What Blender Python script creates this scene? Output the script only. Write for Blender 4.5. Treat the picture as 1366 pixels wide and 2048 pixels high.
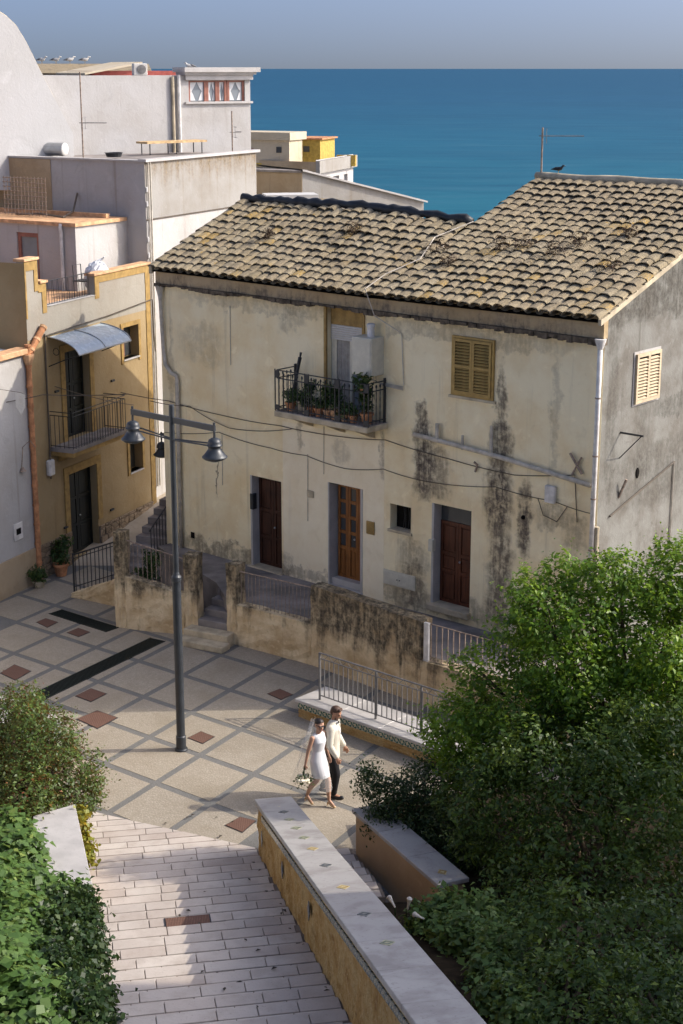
import bpy, bmesh, math, random
import numpy as np
from mathutils import Vector, Matrix
for o in list(bpy.data.objects): bpy.data.objects.remove(o, do_unlink=True)
SC = bpy.context.scene
COL = SC.collection
R = math.radians
rnd = random.Random(7)

# ------------------------------------------------------------------ camera, sky, sun, exposure
PITCH, CAM_H, FPX = 15.5, 13.0, 3200.0
cd = bpy.data.cameras.new('camera'); cam = bpy.data.objects.new('camera', cd); COL.objects.link(cam)
cam.location = (0, 0, CAM_H); cam.rotation_euler = (R(90 - PITCH), 0, 0)
cd.sensor_fit = 'VERTICAL'; cd.sensor_height = 36.0; cd.sensor_width = 24.0
cd.lens = 36.0 * FPX / 2048.0
cd.clip_start = 0.5; cd.clip_end = 120000
SC.camera = cam
SUN_EL, SUN_AZ = 36.0, 87.5           # degrees; azimuth from +Y towards +X
w = bpy.data.worlds.new('World'); SC.world = w; w.use_nodes = True
wn = w.node_tree.nodes; wl = w.node_tree.links
sky = wn.new('ShaderNodeTexSky'); sky.sky_type = 'NISHITA'; sky.sun_disc = False
sky.sun_elevation = R(SUN_EL); sky.sun_rotation = R(SUN_AZ)
sky.altitude = 0; sky.air_density = 0.5; sky.dust_density = 5.4; sky.ozone_density = 4.0
stc = wn.new('ShaderNodeTexCoord'); sva = wn.new('ShaderNodeVectorMath'); sva.operation = 'ADD'; sva.inputs[1].default_value = (0, 0, .06)   # sky lookup raised past the dark band at the horizon
svn = wn.new('ShaderNodeVectorMath'); svn.operation = 'NORMALIZE'
wl.new(stc.outputs['Generated'], sva.inputs[0]); wl.new(sva.outputs[0], svn.inputs[0]); wl.new(svn.outputs[0], sky.inputs[0])
wl.new(sky.outputs[0], wn['Background'].inputs[0]); wn['Background'].inputs[1].default_value = 0.135
sd = bpy.data.lights.new('sun', 'SUN'); sun = bpy.data.objects.new('sun', sd); COL.objects.link(sun)
sd.energy = 2.0; sd.angle = R(0.53); sd.color = (1.0, 0.91, 0.77)
sdir = Vector((math.sin(R(SUN_AZ)) * math.cos(R(SUN_EL)), math.cos(R(SUN_AZ)) * math.cos(R(SUN_EL)), math.sin(R(SUN_EL))))
sun.rotation_euler = sdir.to_track_quat('Z', 'Y').to_euler(); sun.location = (30, 20, 40)
SC.view_settings.view_transform = 'Standard'; SC.view_settings.look = 'None'
SC.view_settings.exposure = 1.08; SC.view_settings.gamma = 1.0; SC.view_settings.use_curve_mapping = False
SC.render.resolution_x = 683; SC.render.resolution_y = 1024

# ------------------------------------------------------------------ survey: where a point seen in the photograph stands
_fw = Vector((0, math.cos(R(15.5)), -math.sin(R(15.5)))); _rt = Vector((1, 0, 0)); _up = _rt.cross(_fw)
EYE = Vector((0, 0, 13.0))
def ray(x, y): return _fw * 3200.0 + _rt * (x - 683) + _up * (1024 - y)
def G(x, y, z=0.0):                   # the point at height z
    d = ray(x, y); return EYE + d * ((z - 13.0) / d.z)
def D(x, y, Y):                       # the point at depth Y
    d = ray(x, y); return EYE + d * (Y / d.y)
def VP(x, y, p, az, off=0.0):         # on a vertical wall through p along azimuth az, off metres in front of it (towards -right normal)
    a = R(az); u = Vector((math.sin(a), math.cos(a), 0)); n = Vector((u.y, -u.x, 0))
    q0 = Vector(p) + n * off
    d = ray(x, y); t = (q0 - EYE).dot(n) / d.dot(n); q = EYE + d * t
    return (q - q0).dot(u), q.z

# ------------------------------------------------------------------ materials
class NB:
    def __init__(s, name):
        s.m = bpy.data.materials.new(name); s.m.use_nodes = True
        s.t = s.m.node_tree; s.n = s.t.nodes; s.l = s.t.links
        s.p = s.n['Principled BSDF']; s.out = s.n['Material Output']
        s._tc = None
    def node(s, t): return s.n.new(t)
    def put(s, inp, v):
        if isinstance(v, bpy.types.NodeSocket): s.l.new(v, inp)
        elif v is not None:
            if isinstance(v, (tuple, list)) and len(v) == 3 and inp.type == 'RGBA': v = (*v, 1)
            inp.default_value = v
    def tc(s, k='Object'):
        if not s._tc: s._tc = s.node('ShaderNodeTexCoord')
        return s._tc.outputs[k]
    def geo(s, k='Position'): return s.node('ShaderNodeNewGeometry').outputs[k]
    def map(s, v, scale=(1, 1, 1), rot=(0, 0, 0), loc=(0, 0, 0)):
        n = s.node('ShaderNodeMapping'); s.put(n.inputs[0], v); n.inputs[1].default_value = loc
        n.inputs[2].default_value = rot; n.inputs[3].default_value = scale; return n.outputs[0]
    def noise(s, v, scale, detail=4, rough=0.55, dist=0.0, col=False):
        n = s.node('ShaderNodeTexNoise'); s.put(n.inputs['Vector'], v); n.inputs['Scale'].default_value = scale
        n.inputs['Detail'].default_value = detail; n.inputs['Roughness'].default_value = rough
        n.inputs['Distortion'].default_value = dist; return n.outputs[1 if col else 0]
    def vor(s, v, scale, feat='F1', out=0, rnd=1.0):
        n = s.node('ShaderNodeTexVoronoi'); n.feature = feat; s.put(n.inputs['Vector'], v)
        n.inputs['Scale'].default_value = scale; n.inputs['Randomness'].default_value = rnd; return n.outputs[out]
    def wave(s, v, scale, dist=0, typ='BANDS', d='X'):
        n = s.node('ShaderNodeTexWave'); n.wave_type = typ; n.bands_direction = d; s.put(n.inputs[0], v)
        n.inputs['Scale'].default_value = scale; n.inputs['Distortion'].default_value = dist; return n.outputs[1]
    def ramp(s, f, stops):
        n = s.node('ShaderNodeValToRGB'); s.put(n.inputs[0], f); e = n.color_ramp.elements
        while len(e) < len(stops): e.new(0.5)
        for k, (p, c) in zip(e, stops):
            k.position = p; k.color = (*c, 1) if len(c) == 3 else c
        return n.outputs[0]
    def mr(s, v, a, b, c=0.0, d=1.0, smooth=True):
        n = s.node('ShaderNodeMapRange'); n.interpolation_type = 'SMOOTHSTEP' if smooth else 'LINEAR'
        for i, q in enumerate((v, a, b, c, d)): s.put(n.inputs[i], q)
        return n.outputs[0]
    def mix(s, f, a, b, bl='MIX'):
        n = s.node('ShaderNodeMix'); n.data_type = 'RGBA'; n.blend_type = bl
        s.put(n.inputs[0], f); s.put(n.inputs[6], a); s.put(n.inputs[7], b); return n.outputs[2]
    def ma(s, op, a, b=None, c=None):
        n = s.node('ShaderNodeMath'); n.operation = op
        s.put(n.inputs[0], a)
        if b is not None: s.put(n.inputs[1], b)
        if c is not None: s.put(n.inputs[2], c)
        return n.outputs[0]
    def xyz(s, v):
        n = s.node('ShaderNodeSeparateXYZ'); s.put(n.inputs[0], v); return n.outputs
    def bump(s, h, st=0.3, di=0.02, nrm=None):
        n = s.node('ShaderNodeBump'); n.inputs['Strength'].default_value = st; n.inputs['Distance'].default_value = di
        s.put(n.inputs['Height'], h)
        if nrm: s.put(n.inputs['Normal'], nrm)
        s.l.new(n.outputs[0], s.p.inputs['Normal']); return n.outputs[0]
    def fin(s, col=None, rough=None, spec=0.25, metal=None):
        s.put(s.p.inputs['Base Color'], col); s.put(s.p.inputs['Roughness'], rough)
        s.p.inputs['Specular IOR Level'].default_value = spec
        if metal is not None: s.p.inputs['Metallic'].default_value = metal
        return s.m
    def objrand(s): return s.node('ShaderNodeObjectInfo').outputs['Random']

def c3(*v): return tuple(v)
def sc(c, k): return tuple(x * k for x in c)

def plain(name, col, rough=0.6, spec=0.3, metal=None, var=0.25, scale=6.0, bump=0.15, coord='Object'):
    b = NB(name); v = b.tc(coord)
    f = b.noise(v, scale, 5)
    c = b.mix(b.mr(f, 0.3, 0.7), sc(col, 1 - var), sc(col, 1 + var * 0.6))
    f2 = b.noise(v, scale * 9, 3)
    c = b.mix(b.mr(f2, 0.55, 0.75, 0, 0.35), c, sc(col, 0.6))
    if bump: b.bump(f2, bump, 0.01)
    return b.fin(c, b.mr(f, 0.2, 0.8, max(rough - .1, 0.05), min(rough + .1, 1)), spec, metal)

def plaster(name, base, warm, dark, masks=(), streak=0.35, dirt=0.5, scale=1.0, pale=(), bump=0.35, low=None, ax=0, top=None):
    """weathered render: patches, thin runs of water stain, and stains of their own shape given as boxes (x,z,halfx,halfz,strength)"""
    b = NB(name); v = b.tc('Object')
    n1 = b.noise(v, 0.7 * scale, 6, 0.62); n2 = b.noise(v, 2.6 * scale, 6, 0.65, 0.6); n3 = b.noise(v, 13, 5, 0.6); n4 = b.noise(v, 60, 3)
    c = b.mix(b.mr(n1, 0.38, 0.66), base, warm)
    c = b.mix(b.mr(n2, 0.56, 0.74, 0, 0.55 * dirt), c, sc(warm, 0.62))
    c = b.mix(b.mr(n2, 0.44, 0.3, 0, 0.5), c, tuple(min(1, x * 1.14) for x in base))
    st = b.noise(b.map(v, (3.2, 3.2, 0.16)), 1.3, 5, 0.6)
    c = b.mix(b.mr(st, 0.55, 0.8, 0, streak), c, sc(dark, 1.6))
    c = b.mix(b.mr(n3, 0.6, 0.8, 0, 0.25), c, sc(warm, 0.55))
    co = b.xyz(v); X, Z = co[ax], co[2]
    wob = b.noise(v, 2.2, 5, 0.65); wob2 = b.noise(b.map(v, (1, 1, 1), loc=(7, 3, 5)), 2.2, 5, 0.65)
    gr = b.ma('ADD', b.ma('MULTIPLY', b.noise(v, 5, 8, 0.72, 0.3), .6), b.ma('MULTIPLY', b.noise(b.map(v, (7, 7, 0.9)), 1.4, 6, .65), .4))
    xd = b.ma('ADD', X, b.mr(wob, 0, 1, -0.34, 0.34, False)); zd = b.ma('ADD', Z, b.mr(wob2, 0, 1, -0.5, 0.5, False))
    for (cx, cz, hx, hz, k) in pale:
        d = b.ma('MAXIMUM', b.ma('DIVIDE', b.ma('ABSOLUTE', b.ma('SUBTRACT', X, cx)), hx), b.ma('DIVIDE', b.ma('ABSOLUTE', b.ma('SUBTRACT', Z, cz)), hz))
        c = b.mix(b.mr(d, 0.985, 1.0, k, 0), c, b.mix(b.mr(n2, 0.4, 0.7), (0.86, 0.79, 0.63), (0.81, 0.725, 0.55)))
    for (cx, cz, hx, hz, k) in masks:
        dx = b.ma('DIVIDE', b.ma('ABSOLUTE', b.ma('SUBTRACT', xd, cx)), hx); dz = b.ma('DIVIDE', b.ma('ABSOLUTE', b.ma('SUBTRACT', zd, cz)), hz)
        d = b.ma('SQRT', b.ma('ADD', b.ma('MULTIPLY', dx, dx), b.ma('POWER', dz, 4.0)))
        m = b.mr(d, 0.45, 1.15, 1, 0)
        m = b.ma('MULTIPLY', m, b.mr(gr, 0.37, 0.57, 0.2, 1))
        c = b.mix(b.ma('MULTIPLY', m, k), c, b.mix(b.mr(n3, .35, .7), dark, sc(dark, 2.2)))
    if top:
        zz = b.ma('ADD', Z, b.mr(wob, 0, 1, -0.75, 0.75, False)); zz = b.ma('ADD', zz, b.mr(st, .3, .7, -.25, .25))
        c = b.mix(b.ma('MULTIPLY', b.mr(zz, top[0], top[1], 0, 1), b.mr(gr, .36, .58, .35, 1)), c, b.mix(b.mr(n3, .35, .7), dark, sc(dark, 2.4)))
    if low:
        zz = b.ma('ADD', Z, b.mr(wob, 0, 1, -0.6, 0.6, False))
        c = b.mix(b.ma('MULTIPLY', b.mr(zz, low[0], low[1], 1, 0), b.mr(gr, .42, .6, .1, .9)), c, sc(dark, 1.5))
    h = b.ma('ADD', b.ma('MULTIPLY', n2, 1.4), b.ma('ADD', b.ma('MULTIPLY', n3, 0.6), b.ma('MULTIPLY', n4, 0.25)))
    b.bump(h, bump, 0.03)
    return b.fin(c, 0.92, 0.12)

DARK = (0.075, 0.062, 0.05)
M = {}
M['facade_l'] = plaster('cream_facade_plaster', (0.86, 0.76, 0.52), (0.79, 0.64, 0.375), DARK,
    masks=[(-2.2, 6.4, .9, .5, .25), (-1.2, 1.15, 2.4, .28, .7), (.2, 7.6, 3.6, .2, .35), (.6, 1.2, .25, .5, .45), (2.4, 4.35, .35, .25, .3), (-1.72, 3.3, .04, .75, .8), (1.3, 1.15, 2.0, .18, .5), (1.15, 4.7, .10, .5, .5), (3.7, 4.6, .12, .6, .55), (.9, 7.3, .5, .35, .35), (-3.3, 5.0, .12, 2.2, .35)],
    pale=[(2.17, 2.9, 1.62, 1.95, 0.62)], streak=0.30)
M['facade_r'] = plaster('stained_facade_plaster', (0.85, 0.755, 0.52), (0.77, 0.625, 0.375), DARK,
    masks=[(1.15, 4.6, .33, 1.0, 1.0), (1.05, 5.55, .16, .4, .9), (1.45, 4.3, .5, .6, .7), (3.22, 6.3, .16, .8, .85), (3.25, 5.3, .34, .5, .9), (3.2, 4.1, .4, 1.0, 1.0), (3.3, 2.3, .42, 1.2, .9), (3.9, 3.7, .2, .95, .95),
           (4.6, 3.9, .5, .3, .5), (.9, 1.6, .4, .6, .6), (1.2, 1.3, 3.0, .3, .55), (2.0, 7.5, 3.5, .22, .4), (5.2, 3.6, .3, .5, .5), (.9, 2.2, .5, .5, .5), (4.6, 6.0, .12, 1.4, .3)],
    streak=0.38)
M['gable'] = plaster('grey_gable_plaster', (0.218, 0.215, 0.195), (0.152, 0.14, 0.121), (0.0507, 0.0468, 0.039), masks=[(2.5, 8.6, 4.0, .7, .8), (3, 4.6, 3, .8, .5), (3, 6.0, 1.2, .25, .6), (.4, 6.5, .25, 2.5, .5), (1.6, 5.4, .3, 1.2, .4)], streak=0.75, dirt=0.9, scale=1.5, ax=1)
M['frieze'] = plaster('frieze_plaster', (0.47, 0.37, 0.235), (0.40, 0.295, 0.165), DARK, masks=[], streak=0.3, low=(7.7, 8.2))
M['retain'] = plaster('mossy_retaining_plaster', (0.70, 0.57, 0.37), (0.50, 0.36, 0.20), (0.06, 0.05, 0.035), streak=0.5, dirt=1.3, scale=2.0, top=(.75, 1.35), bump=.6)
M['retain_d'] = plaster('dark_retaining_plaster', (0.66, 0.53, 0.34), (0.46, 0.33, 0.185), (0.055, 0.047, 0.034), streak=0.7, dirt=1.3, scale=2.0, top=(.55, 1.15), bump=.6)
M['white'] = plaster('white_wall_plaster', (0.445, 0.433, 0.421), (0.398, 0.378, 0.355), (0.133, 0.109, 0.078), streak=0.5, dirt=0.45, scale=.9)
M['white2'] = plaster('bright_white_plaster', (0.437, 0.433, 0.429), (0.406, 0.398, 0.386), (0.187, 0.172, 0.148), streak=0.15, dirt=0.12, scale=.5)
M['grey_w'] = plaster('grey_wall_plaster', (0.296, 0.284, 0.264), (0.252, 0.232, 0.204), (0.112, 0.08, 0.044), streak=0.75, dirt=0.6, top=(9.6, 10.9))
M['brown_w'] = plaster('brown_wall_plaster', (0.42, 0.33, 0.22), (0.35, 0.26, 0.16), (0.10, 0.075, 0.05), streak=0.6, dirt=0.6)
M['yellow_w'] = plaster('yellow_house_plaster', (0.344, 0.26, 0.147), (0.302, 0.218, 0.113), (0.109, 0.0756, 0.042), streak=0.3, dirt=0.3)
M['cream_w'] = plaster('cream_house_plaster', (0.318, 0.296, 0.255), (0.285, 0.255, 0.211), (0.074, 0.0629, 0.0444), streak=0.5, dirt=0.3)
M['ochre'] = plain('ochre_trim', (0.34, 0.225, 0.085), 0.85, 0.15)
M['far_yellow'] = plain('bright_yellow_paint', (0.46, 0.33, 0.085), 0.8, 0.15)
M['far_cream'] = plaster('far_house_cream', (0.50, 0.43, 0.32), (0.45, 0.38, 0.27), (0.16, 0.13, 0.08), streak=0.4)
M['terra'] = plain('terracotta', (0.50, 0.235, 0.115), 0.8, 0.2, var=0.35)
M['terra_l'] = plain('pale_terracotta', (0.60, 0.36, 0.20), 0.8, 0.2, var=0.3)
M['red_w'] = plain('red_wall_paint', (0.32, 0.085, 0.07), 0.8, 0.15, var=.2)
M['marble'] = plain('pale_marble', (0.44, 0.42, 0.40), 0.45, 0.4, var=0.12, scale=3)
M['iron'] = plain('dark_iron', (0.028, 0.03, 0.033), 0.5, 0.4, var=0.3, scale=12)
M['lamp_iron'] = plain('lamp_grey_paint', (0.028, 0.033, 0.039), 0.42, 0.5, var=0.15, scale=8)
M['rail_grey'] = plain('grey_rail_paint', (0.17, 0.165, 0.16), 0.55, 0.4, var=0.25, scale=9)
M['rust'] = plain('rusty_rail', (0.30, 0.23, 0.18), 0.8, 0.2, var=0.4, scale=14)
M['pipe_grey'] = plain('painted_pipe', (0.50, 0.455, 0.38), 0.7, 0.25, var=0.25)
M['pipe_white'] = plain('white_pipe', (0.62, 0.60, 0.57), 0.55, 0.35, var=0.2)
M['cable'] = plain('cable_rubber', (0.11, 0.09, 0.07), 0.7, 0.3)
M['cable_p'] = plain('pale_cable', (0.52, 0.47, 0.40), 0.7, 0.3)
M['black'] = plain('black_tarp', (0.02, 0.021, 0.023), 0.5, 0.4, var=0.5, scale=4, bump=0.6)
M['dark_in'] = plain('dark_interior', (0.012, 0.011, 0.010), 0.9, 0.05)
M['shutter'] = plain('ochre_shutter_paint', (0.40, 0.265, 0.085), 0.6, 0.3, var=0.2, scale=5)
M['shutter_b'] = plain('beige_shutter_paint', (0.52, 0.42, 0.28), 0.6, 0.3, var=0.2, scale=5)
M['roller'] = plain('roller_blind_white', (0.55, 0.53, 0.49), 0.5, 0.3, var=0.08)
M['alu'] = plain('pale_metal_box', (0.58, 0.55, 0.45), 0.5, 0.3, var=0.1)
M['curtain'] = plain('grey_curtain', (0.34, 0.32, 0.29), 0.9, 0.1, var=.2)
M['lace'] = plain('white_lace_curtain', (0.66, 0.66, 0.66), 0.9, 0.1, var=.1)
M['soil'] = plain('dark_soil', (0.03, 0.023, 0.015), 0.95, 0.05, var=.4)
M['step'] = plain('worn_limestone', (0.47, 0.40, 0.285), 0.85, 0.15, var=.3, scale=3)
M['terrace'] = plain('terrace_cement', (0.25, 0.225, 0.21), 0.9, 0.1, var=.35, scale=1.5)
M['plate'] = None
M['wood_pale'] = plain('sun_bleached_wood', (0.52, 0.36, 0.19), 0.8, 0.2, var=.3)
M['steel'] = plain('dull_steel', (0.42, 0.43, 0.44), 0.35, 0.5, metal=0.8, var=.1)
M['wrap'] = plain('crinkled_plastic', (0.66, 0.68, 0.70), 0.3, 0.5, var=.15, scale=9, bump=1.0)
M['winwood'] = plain('red_brown_window_wood', (0.30, 0.13, 0.095), 0.5, 0.3, var=.2)

def glass_mat(name, tint, rough=0.08):
    b = NB(name); f = b.noise(b.tc(), 3, 3)
    return b.fin(b.mix(f, sc(tint, .7), tint), rough, 0.6)
M['glass'] = glass_mat('window_glass', (0.06, 0.065, 0.07))
M['glass_s'] = glass_mat('pale_window_glass', (0.25, 0.28, 0.31))

def wood(name, a, d, rough=0.45):
    b = NB(name); v = b.tc(); f = b.noise(b.map(v, (14, 14, 0.8)), 2.2, 6, 0.65, 0.4); g = b.noise(v, 2, 4)
    c = b.mix(b.mr(f, 0.3, 0.7), d, a); c = b.mix(b.mr(g, .45, .75, 0, .6), c, sc(d, .7))
    b.bump(f, 0.25, 0.01); return b.fin(c, rough, 0.3)
M['door_d'] = wood('dark_brown_door_wood', (0.075, 0.030, 0.017), (0.028, 0.012, 0.008))
M['door_o'] = wood('honey_door_wood', (0.30, 0.125, 0.035), (0.155, 0.055, 0.015))
M['door_r'] = wood('red_brown_door_wood', (0.125, 0.042, 0.02), (0.06, 0.02, 0.011))
M['door_g'] = wood('black_green_door', (0.016, 0.019, 0.016), (0.008, 0.01, 0.009), 0.6)

def m_tile():
    b = NB('weathered_roof_tile'); r = b.objrand(); v = b.map(b.tc('Object'))
    p = b.geo()
    c = b.ramp(r, [(0, (0.241, 0.194, 0.12)), (0.25, (0.31, 0.249, 0.159)), (0.5, (0.267, 0.215, 0.142)), (0.75, (0.331, 0.271, 0.172)), (1, (0.297, 0.249, 0.172))])
    n = b.noise(p, 5, 5, 0.65); n2 = b.noise(p, 24, 5, 0.7); n3 = b.noise(p, 60, 3)
    c = b.mix(b.mr(n, 0.42, 0.7, 0, 0.6), c, (0.129, 0.107, 0.0757))
    c = b.mix(b.mr(n2, 0.52, 0.7, 0, 0.7), c, (0.37, 0.323, 0.237))
    c = b.mix(b.mr(n2, 0.44, 0.3, 0, 0.5), c, (0.129, 0.107, 0.0774))
    big = b.noise(p, 0.8, 3); r2 = b.ma('FRACT', b.ma('MULTIPLY', r, 17.31))
    lich = b.ma('MULTIPLY', b.mr(n2, 0.4, 0.58), b.ma('MULTIPLY', b.mr(r2, 0.89, 0.95), b.mr(big, .38, .52)))
    lich = b.ma('MAXIMUM', lich, b.ma('MULTIPLY', b.mr(b.noise(p, 9, 4, .6, .3), .62, .7), b.mr(big, .45, .6, 0, .8)))
    c = b.mix(b.ma('MULTIPLY', lich, .85), c, (0.361, 0.224, 0.0516))
    b.bump(b.ma('ADD', n2, b.ma('MULTIPLY', n3, .5)), 0.5, 0.02)
    return b.fin(c, 0.93, 0.1)
M['tile'] = m_tile()

def m_pebble():
    b = NB('pebble_mosaic'); p = b.geo(); v = b.vor(p, 21, 'F1'); vc = b.vor(p, 21, 'F1', 1); e = b.vor(p, 21, 'DISTANCE_TO_EDGE')
    g = b.noise(p, 0.9, 5); r = b.objrand()
    tone = b.xyz(vc)[0]
    c = b.mix(tone, (0.3, 0.261, 0.205), (0.353, 0.314, 0.254))
    c = b.mix(b.mr(e, 0.0, 0.12, .5, 0), c, (0.196, 0.165, 0.122))
    c = b.mix(b.mr(g, 0.45, 0.7, 0, .45), c, (0.218, 0.182, 0.13))
    c = b.mix(b.mr(r, 0, 1, 0, .18), c, (0.299, 0.249, 0.174))
    b.bump(b.mr(v, 0.0, 0.6, 1, 0), 0.3, 0.015)
    return b.fin(c, 0.8, 0.2)
M['pebble'] = m_pebble()
def m_band():
    b = NB('grey_band_paving'); p = b.geo(); e = b.vor(p, 26, 'DISTANCE_TO_EDGE'); n = b.noise(p, 2, 5)
    c = b.mix(n, (0.133, 0.13, 0.123), (0.197, 0.194, 0.182)); c = b.mix(b.mr(e, 0, .1, .6, 0), c, (0.0984, 0.0936, 0.0858))
    b.bump(e, .4, .01); return b.fin(c, .85, .15)
M['band'] = m_band()
def m_plank():
    b = NB('pale_step_stone'); p = b.geo(); r = b.objrand(); n = b.noise(p, 3, 6, .6); n2 = b.noise(p, 30, 4)
    c = b.ramp(r, [(0, (0.44, 0.38, 0.332)), (.35, (0.528, 0.468, 0.412)), (.7, (0.48, 0.428, 0.38)), (1, (0.568, 0.512, 0.452))])
    c = b.mix(b.mr(n, .42, .72, 0, .55), c, (0.368, 0.308, 0.26)); c = b.mix(b.mr(n2, .58, .75, 0, .45), c, (0.264, 0.216, 0.18))
    c = b.mix(b.mr(b.noise(p, .6, 4), .5, .72, 0, .4), c, (0.32, 0.264, 0.228))
    b.bump(b.ma('ADD', n, n2), .3, .01); return b.fin(c, .78, .2)
M['plank'] = m_plank()
M['joint'] = plain('dark_mortar', (0.21, 0.175, 0.145), .95, .05, var=.3, scale=4)
def m_plate():
    b = NB('rusty_cover_plate'); p = b.geo(); n = b.noise(p, 5, 5); v = b.vor(p, 26, 'F1', 0, 0.1); r = b.objrand()
    c = b.mix(n, (0.16, 0.085, 0.062), (0.26, 0.15, 0.105)); c = b.mix(b.mr(v, .25, .45, 0, .7), c, (0.10, 0.055, 0.042))
    b.bump(v, .6, .015); return b.fin(c, .8, .2)
M['plate'] = m_plate()
M['grate'] = plain('green_black_grate', (0.012, 0.019, 0.017), .5, .3, var=.3, scale=10)
def m_tufa():
    b = NB('ochre_tufa_stone'); p = b.geo(); n = b.noise(p, 2.2, 7, .68, .5); n2 = b.noise(p, 14, 6, .7); v = b.vor(b.map(p, (1, 1, 1)), 5, 'DISTANCE_TO_EDGE'); n3 = b.noise(p, 40, 3)
    c = b.ramp(n, [(.25, (0.27, 0.145, 0.05)), (.45, (0.44, 0.27, 0.10)), (.58, (0.52, 0.36, 0.165)), (.75, (0.33, 0.21, 0.09))])
    c = b.mix(b.mr(n2, .5, .7, 0, .8), c, (0.60, 0.46, 0.26)); c = b.mix(b.mr(n2, .42, .28, 0, .8), c, (0.15, 0.085, 0.035))
    b.bump(b.ma('ADD', b.ma('MULTIPLY', n2, 1.2), b.ma('ADD', n, b.ma('MULTIPLY', n3, .4))), .9, .05); return b.fin(c, .93, .1)
M['tufa'] = m_tufa()
M['ochre_wall'] = plaster('ochre_garden_plaster', (0.46, 0.33, 0.205), (0.41, 0.285, 0.165), (0.16, 0.11, 0.07), streak=.2, dirt=.2)
def m_coping():
    b = NB('worn_coping_marble'); p = b.geo(); r = b.objrand(); n = b.noise(p, 1.7, 6, .62, .4); n2 = b.noise(p, 16, 5, .65)
    c = b.ramp(r, [(0, (0.35, 0.335, 0.32)), (.5, (0.399, 0.383, 0.362)), (1, (0.32, 0.302, 0.286))])
    c = b.mix(b.mr(n, .42, .68, 0, .65), c, (0.224, 0.202, 0.191)); c = b.mix(b.mr(n2, .56, .72, 0, .5), c, (0.163, 0.145, 0.133))
    b.bump(n2, .2, .008); return b.fin(c, .6, .3)
M['coping'] = m_coping()
def m_ceramic(name, a, d, e, side=False):
    b = NB(name); v = b.tc('Object'); X, Y, Z = b.xyz(v)
    if side: X = Y
    rr = b.ma('SQRT', b.ma('ADD', b.ma('MULTIPLY', X, X), b.ma('MULTIPLY', Z, Z)))
    w1 = b.ma('SINE', b.ma('MULTIPLY', rr, 95.0)); th = b.ma('ARCTAN2', X, Z); w2 = b.ma('SINE', b.ma('MULTIPLY', th, 4.0))
    f = b.ma('ADD', w1, b.ma('MULTIPLY', w2, .8))
    c = b.mix(b.mr(f, -.2, .3), a, d); c = b.mix(b.mr(f, .9, 1.2, 0, .9), c, e); c = b.mix(b.mr(b.noise(v, 12, 3), .5, .8, 0, .4), c, sc(a, .5))
    return b.fin(c, .25, .5)
M['cer_green'] = m_ceramic('green_white_ceramic', (0.045, 0.11, 0.085), (0.55, 0.53, 0.43), (0.38, 0.24, 0.07))
M['cer_side'] = m_ceramic('side_green_ceramic', (0.05, 0.09, 0.085), (0.42, 0.39, 0.29), (0.25, 0.2, 0.1), True)
def m_inlay(name, a, d):
    b = NB(name); v = b.tc('Object'); X, Y, Z = b.xyz(v)
    rr = b.ma('ADD', b.ma('ABSOLUTE', X), b.ma('ABSOLUTE', Y)); f = b.ma('SINE', b.ma('MULTIPLY', rr, 75.0))
    c = b.mix(b.mr(f, -.1, .4), a, d); c = b.mix(b.mr(b.noise(v, 25, 3), .5, .7, 0, .6), c, sc(a, .7)); return b.fin(c, .35, .45)
M['inlay_g'] = m_inlay('green_inlay_tile', (0.12, 0.16, 0.12), (0.42, 0.40, 0.27))
M['inlay_o'] = m_inlay('ochre_inlay_tile', (0.36, 0.24, 0.08), (0.50, 0.43, 0.25))
M['inlay_b'] = m_inlay('blue_inlay_tile', (0.045, 0.06, 0.08), (0.22, 0.22, 0.2))

def m_leaf(name, cols, trans=0.25, rough=.45, spec=.35):
    b = NB(name); a = b.node('ShaderNodeAttribute'); a.attribute_name = 'tone'
    c = b.ramp(a.outputs['Fac'], cols)
    b.fin(c, rough, spec)
    tr = b.node('ShaderNodeBsdfTranslucent'); b.l.new(b.mix(.55, c, sc(cols[-1][1], 1.7)), tr.inputs[0])
    mx = b.node('ShaderNodeMixShader'); mx.inputs[0].default_value = trans
    b.l.new(b.p.outputs[0], mx.inputs[1]); b.l.new(tr.outputs[0], mx.inputs[2]); b.l.new(mx.outputs[0], b.out.inputs[0])
    return b.m
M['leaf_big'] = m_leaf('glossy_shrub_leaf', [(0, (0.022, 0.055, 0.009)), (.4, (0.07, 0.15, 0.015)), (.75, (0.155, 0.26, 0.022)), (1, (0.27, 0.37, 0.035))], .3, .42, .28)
M['leaf_shaded'] = m_leaf('shaded_shrub_leaf', [(0, (0.0175, 0.04, 0.01)), (.5, (0.0475, 0.09, 0.0163)), (.85, (0.1, 0.156, 0.0225)), (1, (0.175, 0.231, 0.0312))], .18, .42, .28)  # same shrub leaf, tones darkened to stand for the shade low down
M['leaf_dk'] = m_leaf('dark_shrub_leaf', [(0, (0.012, 0.03, 0.010)), (.6, (0.03, 0.062, 0.016)), (1, (0.075, 0.11, 0.025))], .2)
M['leaf_red'] = m_leaf('red_tipped_leaf', [(0, (0.028, 0.06, 0.013)), (.5, (0.06, 0.11, 0.02)), (.88, (0.11, 0.17, 0.028)), (.95, (0.19, 0.12, 0.03)), (1, (0.26, 0.07, 0.035))], .25)
M['leaf_ivy'] = m_leaf('ivy_leaf', [(0, (0.045, 0.095, 0.020)), (.5, (0.08, 0.15, 0.035)), (.85, (0.13, 0.205, 0.05)), (1, (0.20, 0.25, 0.055))], .25)
M['leaf_vine'] = m_leaf('yellow_vine_leaf', [(0, (0.12, 0.17, 0.03)), (.6, (0.26, 0.27, 0.035)), (1, (0.38, 0.26, 0.035))], .35)
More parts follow.
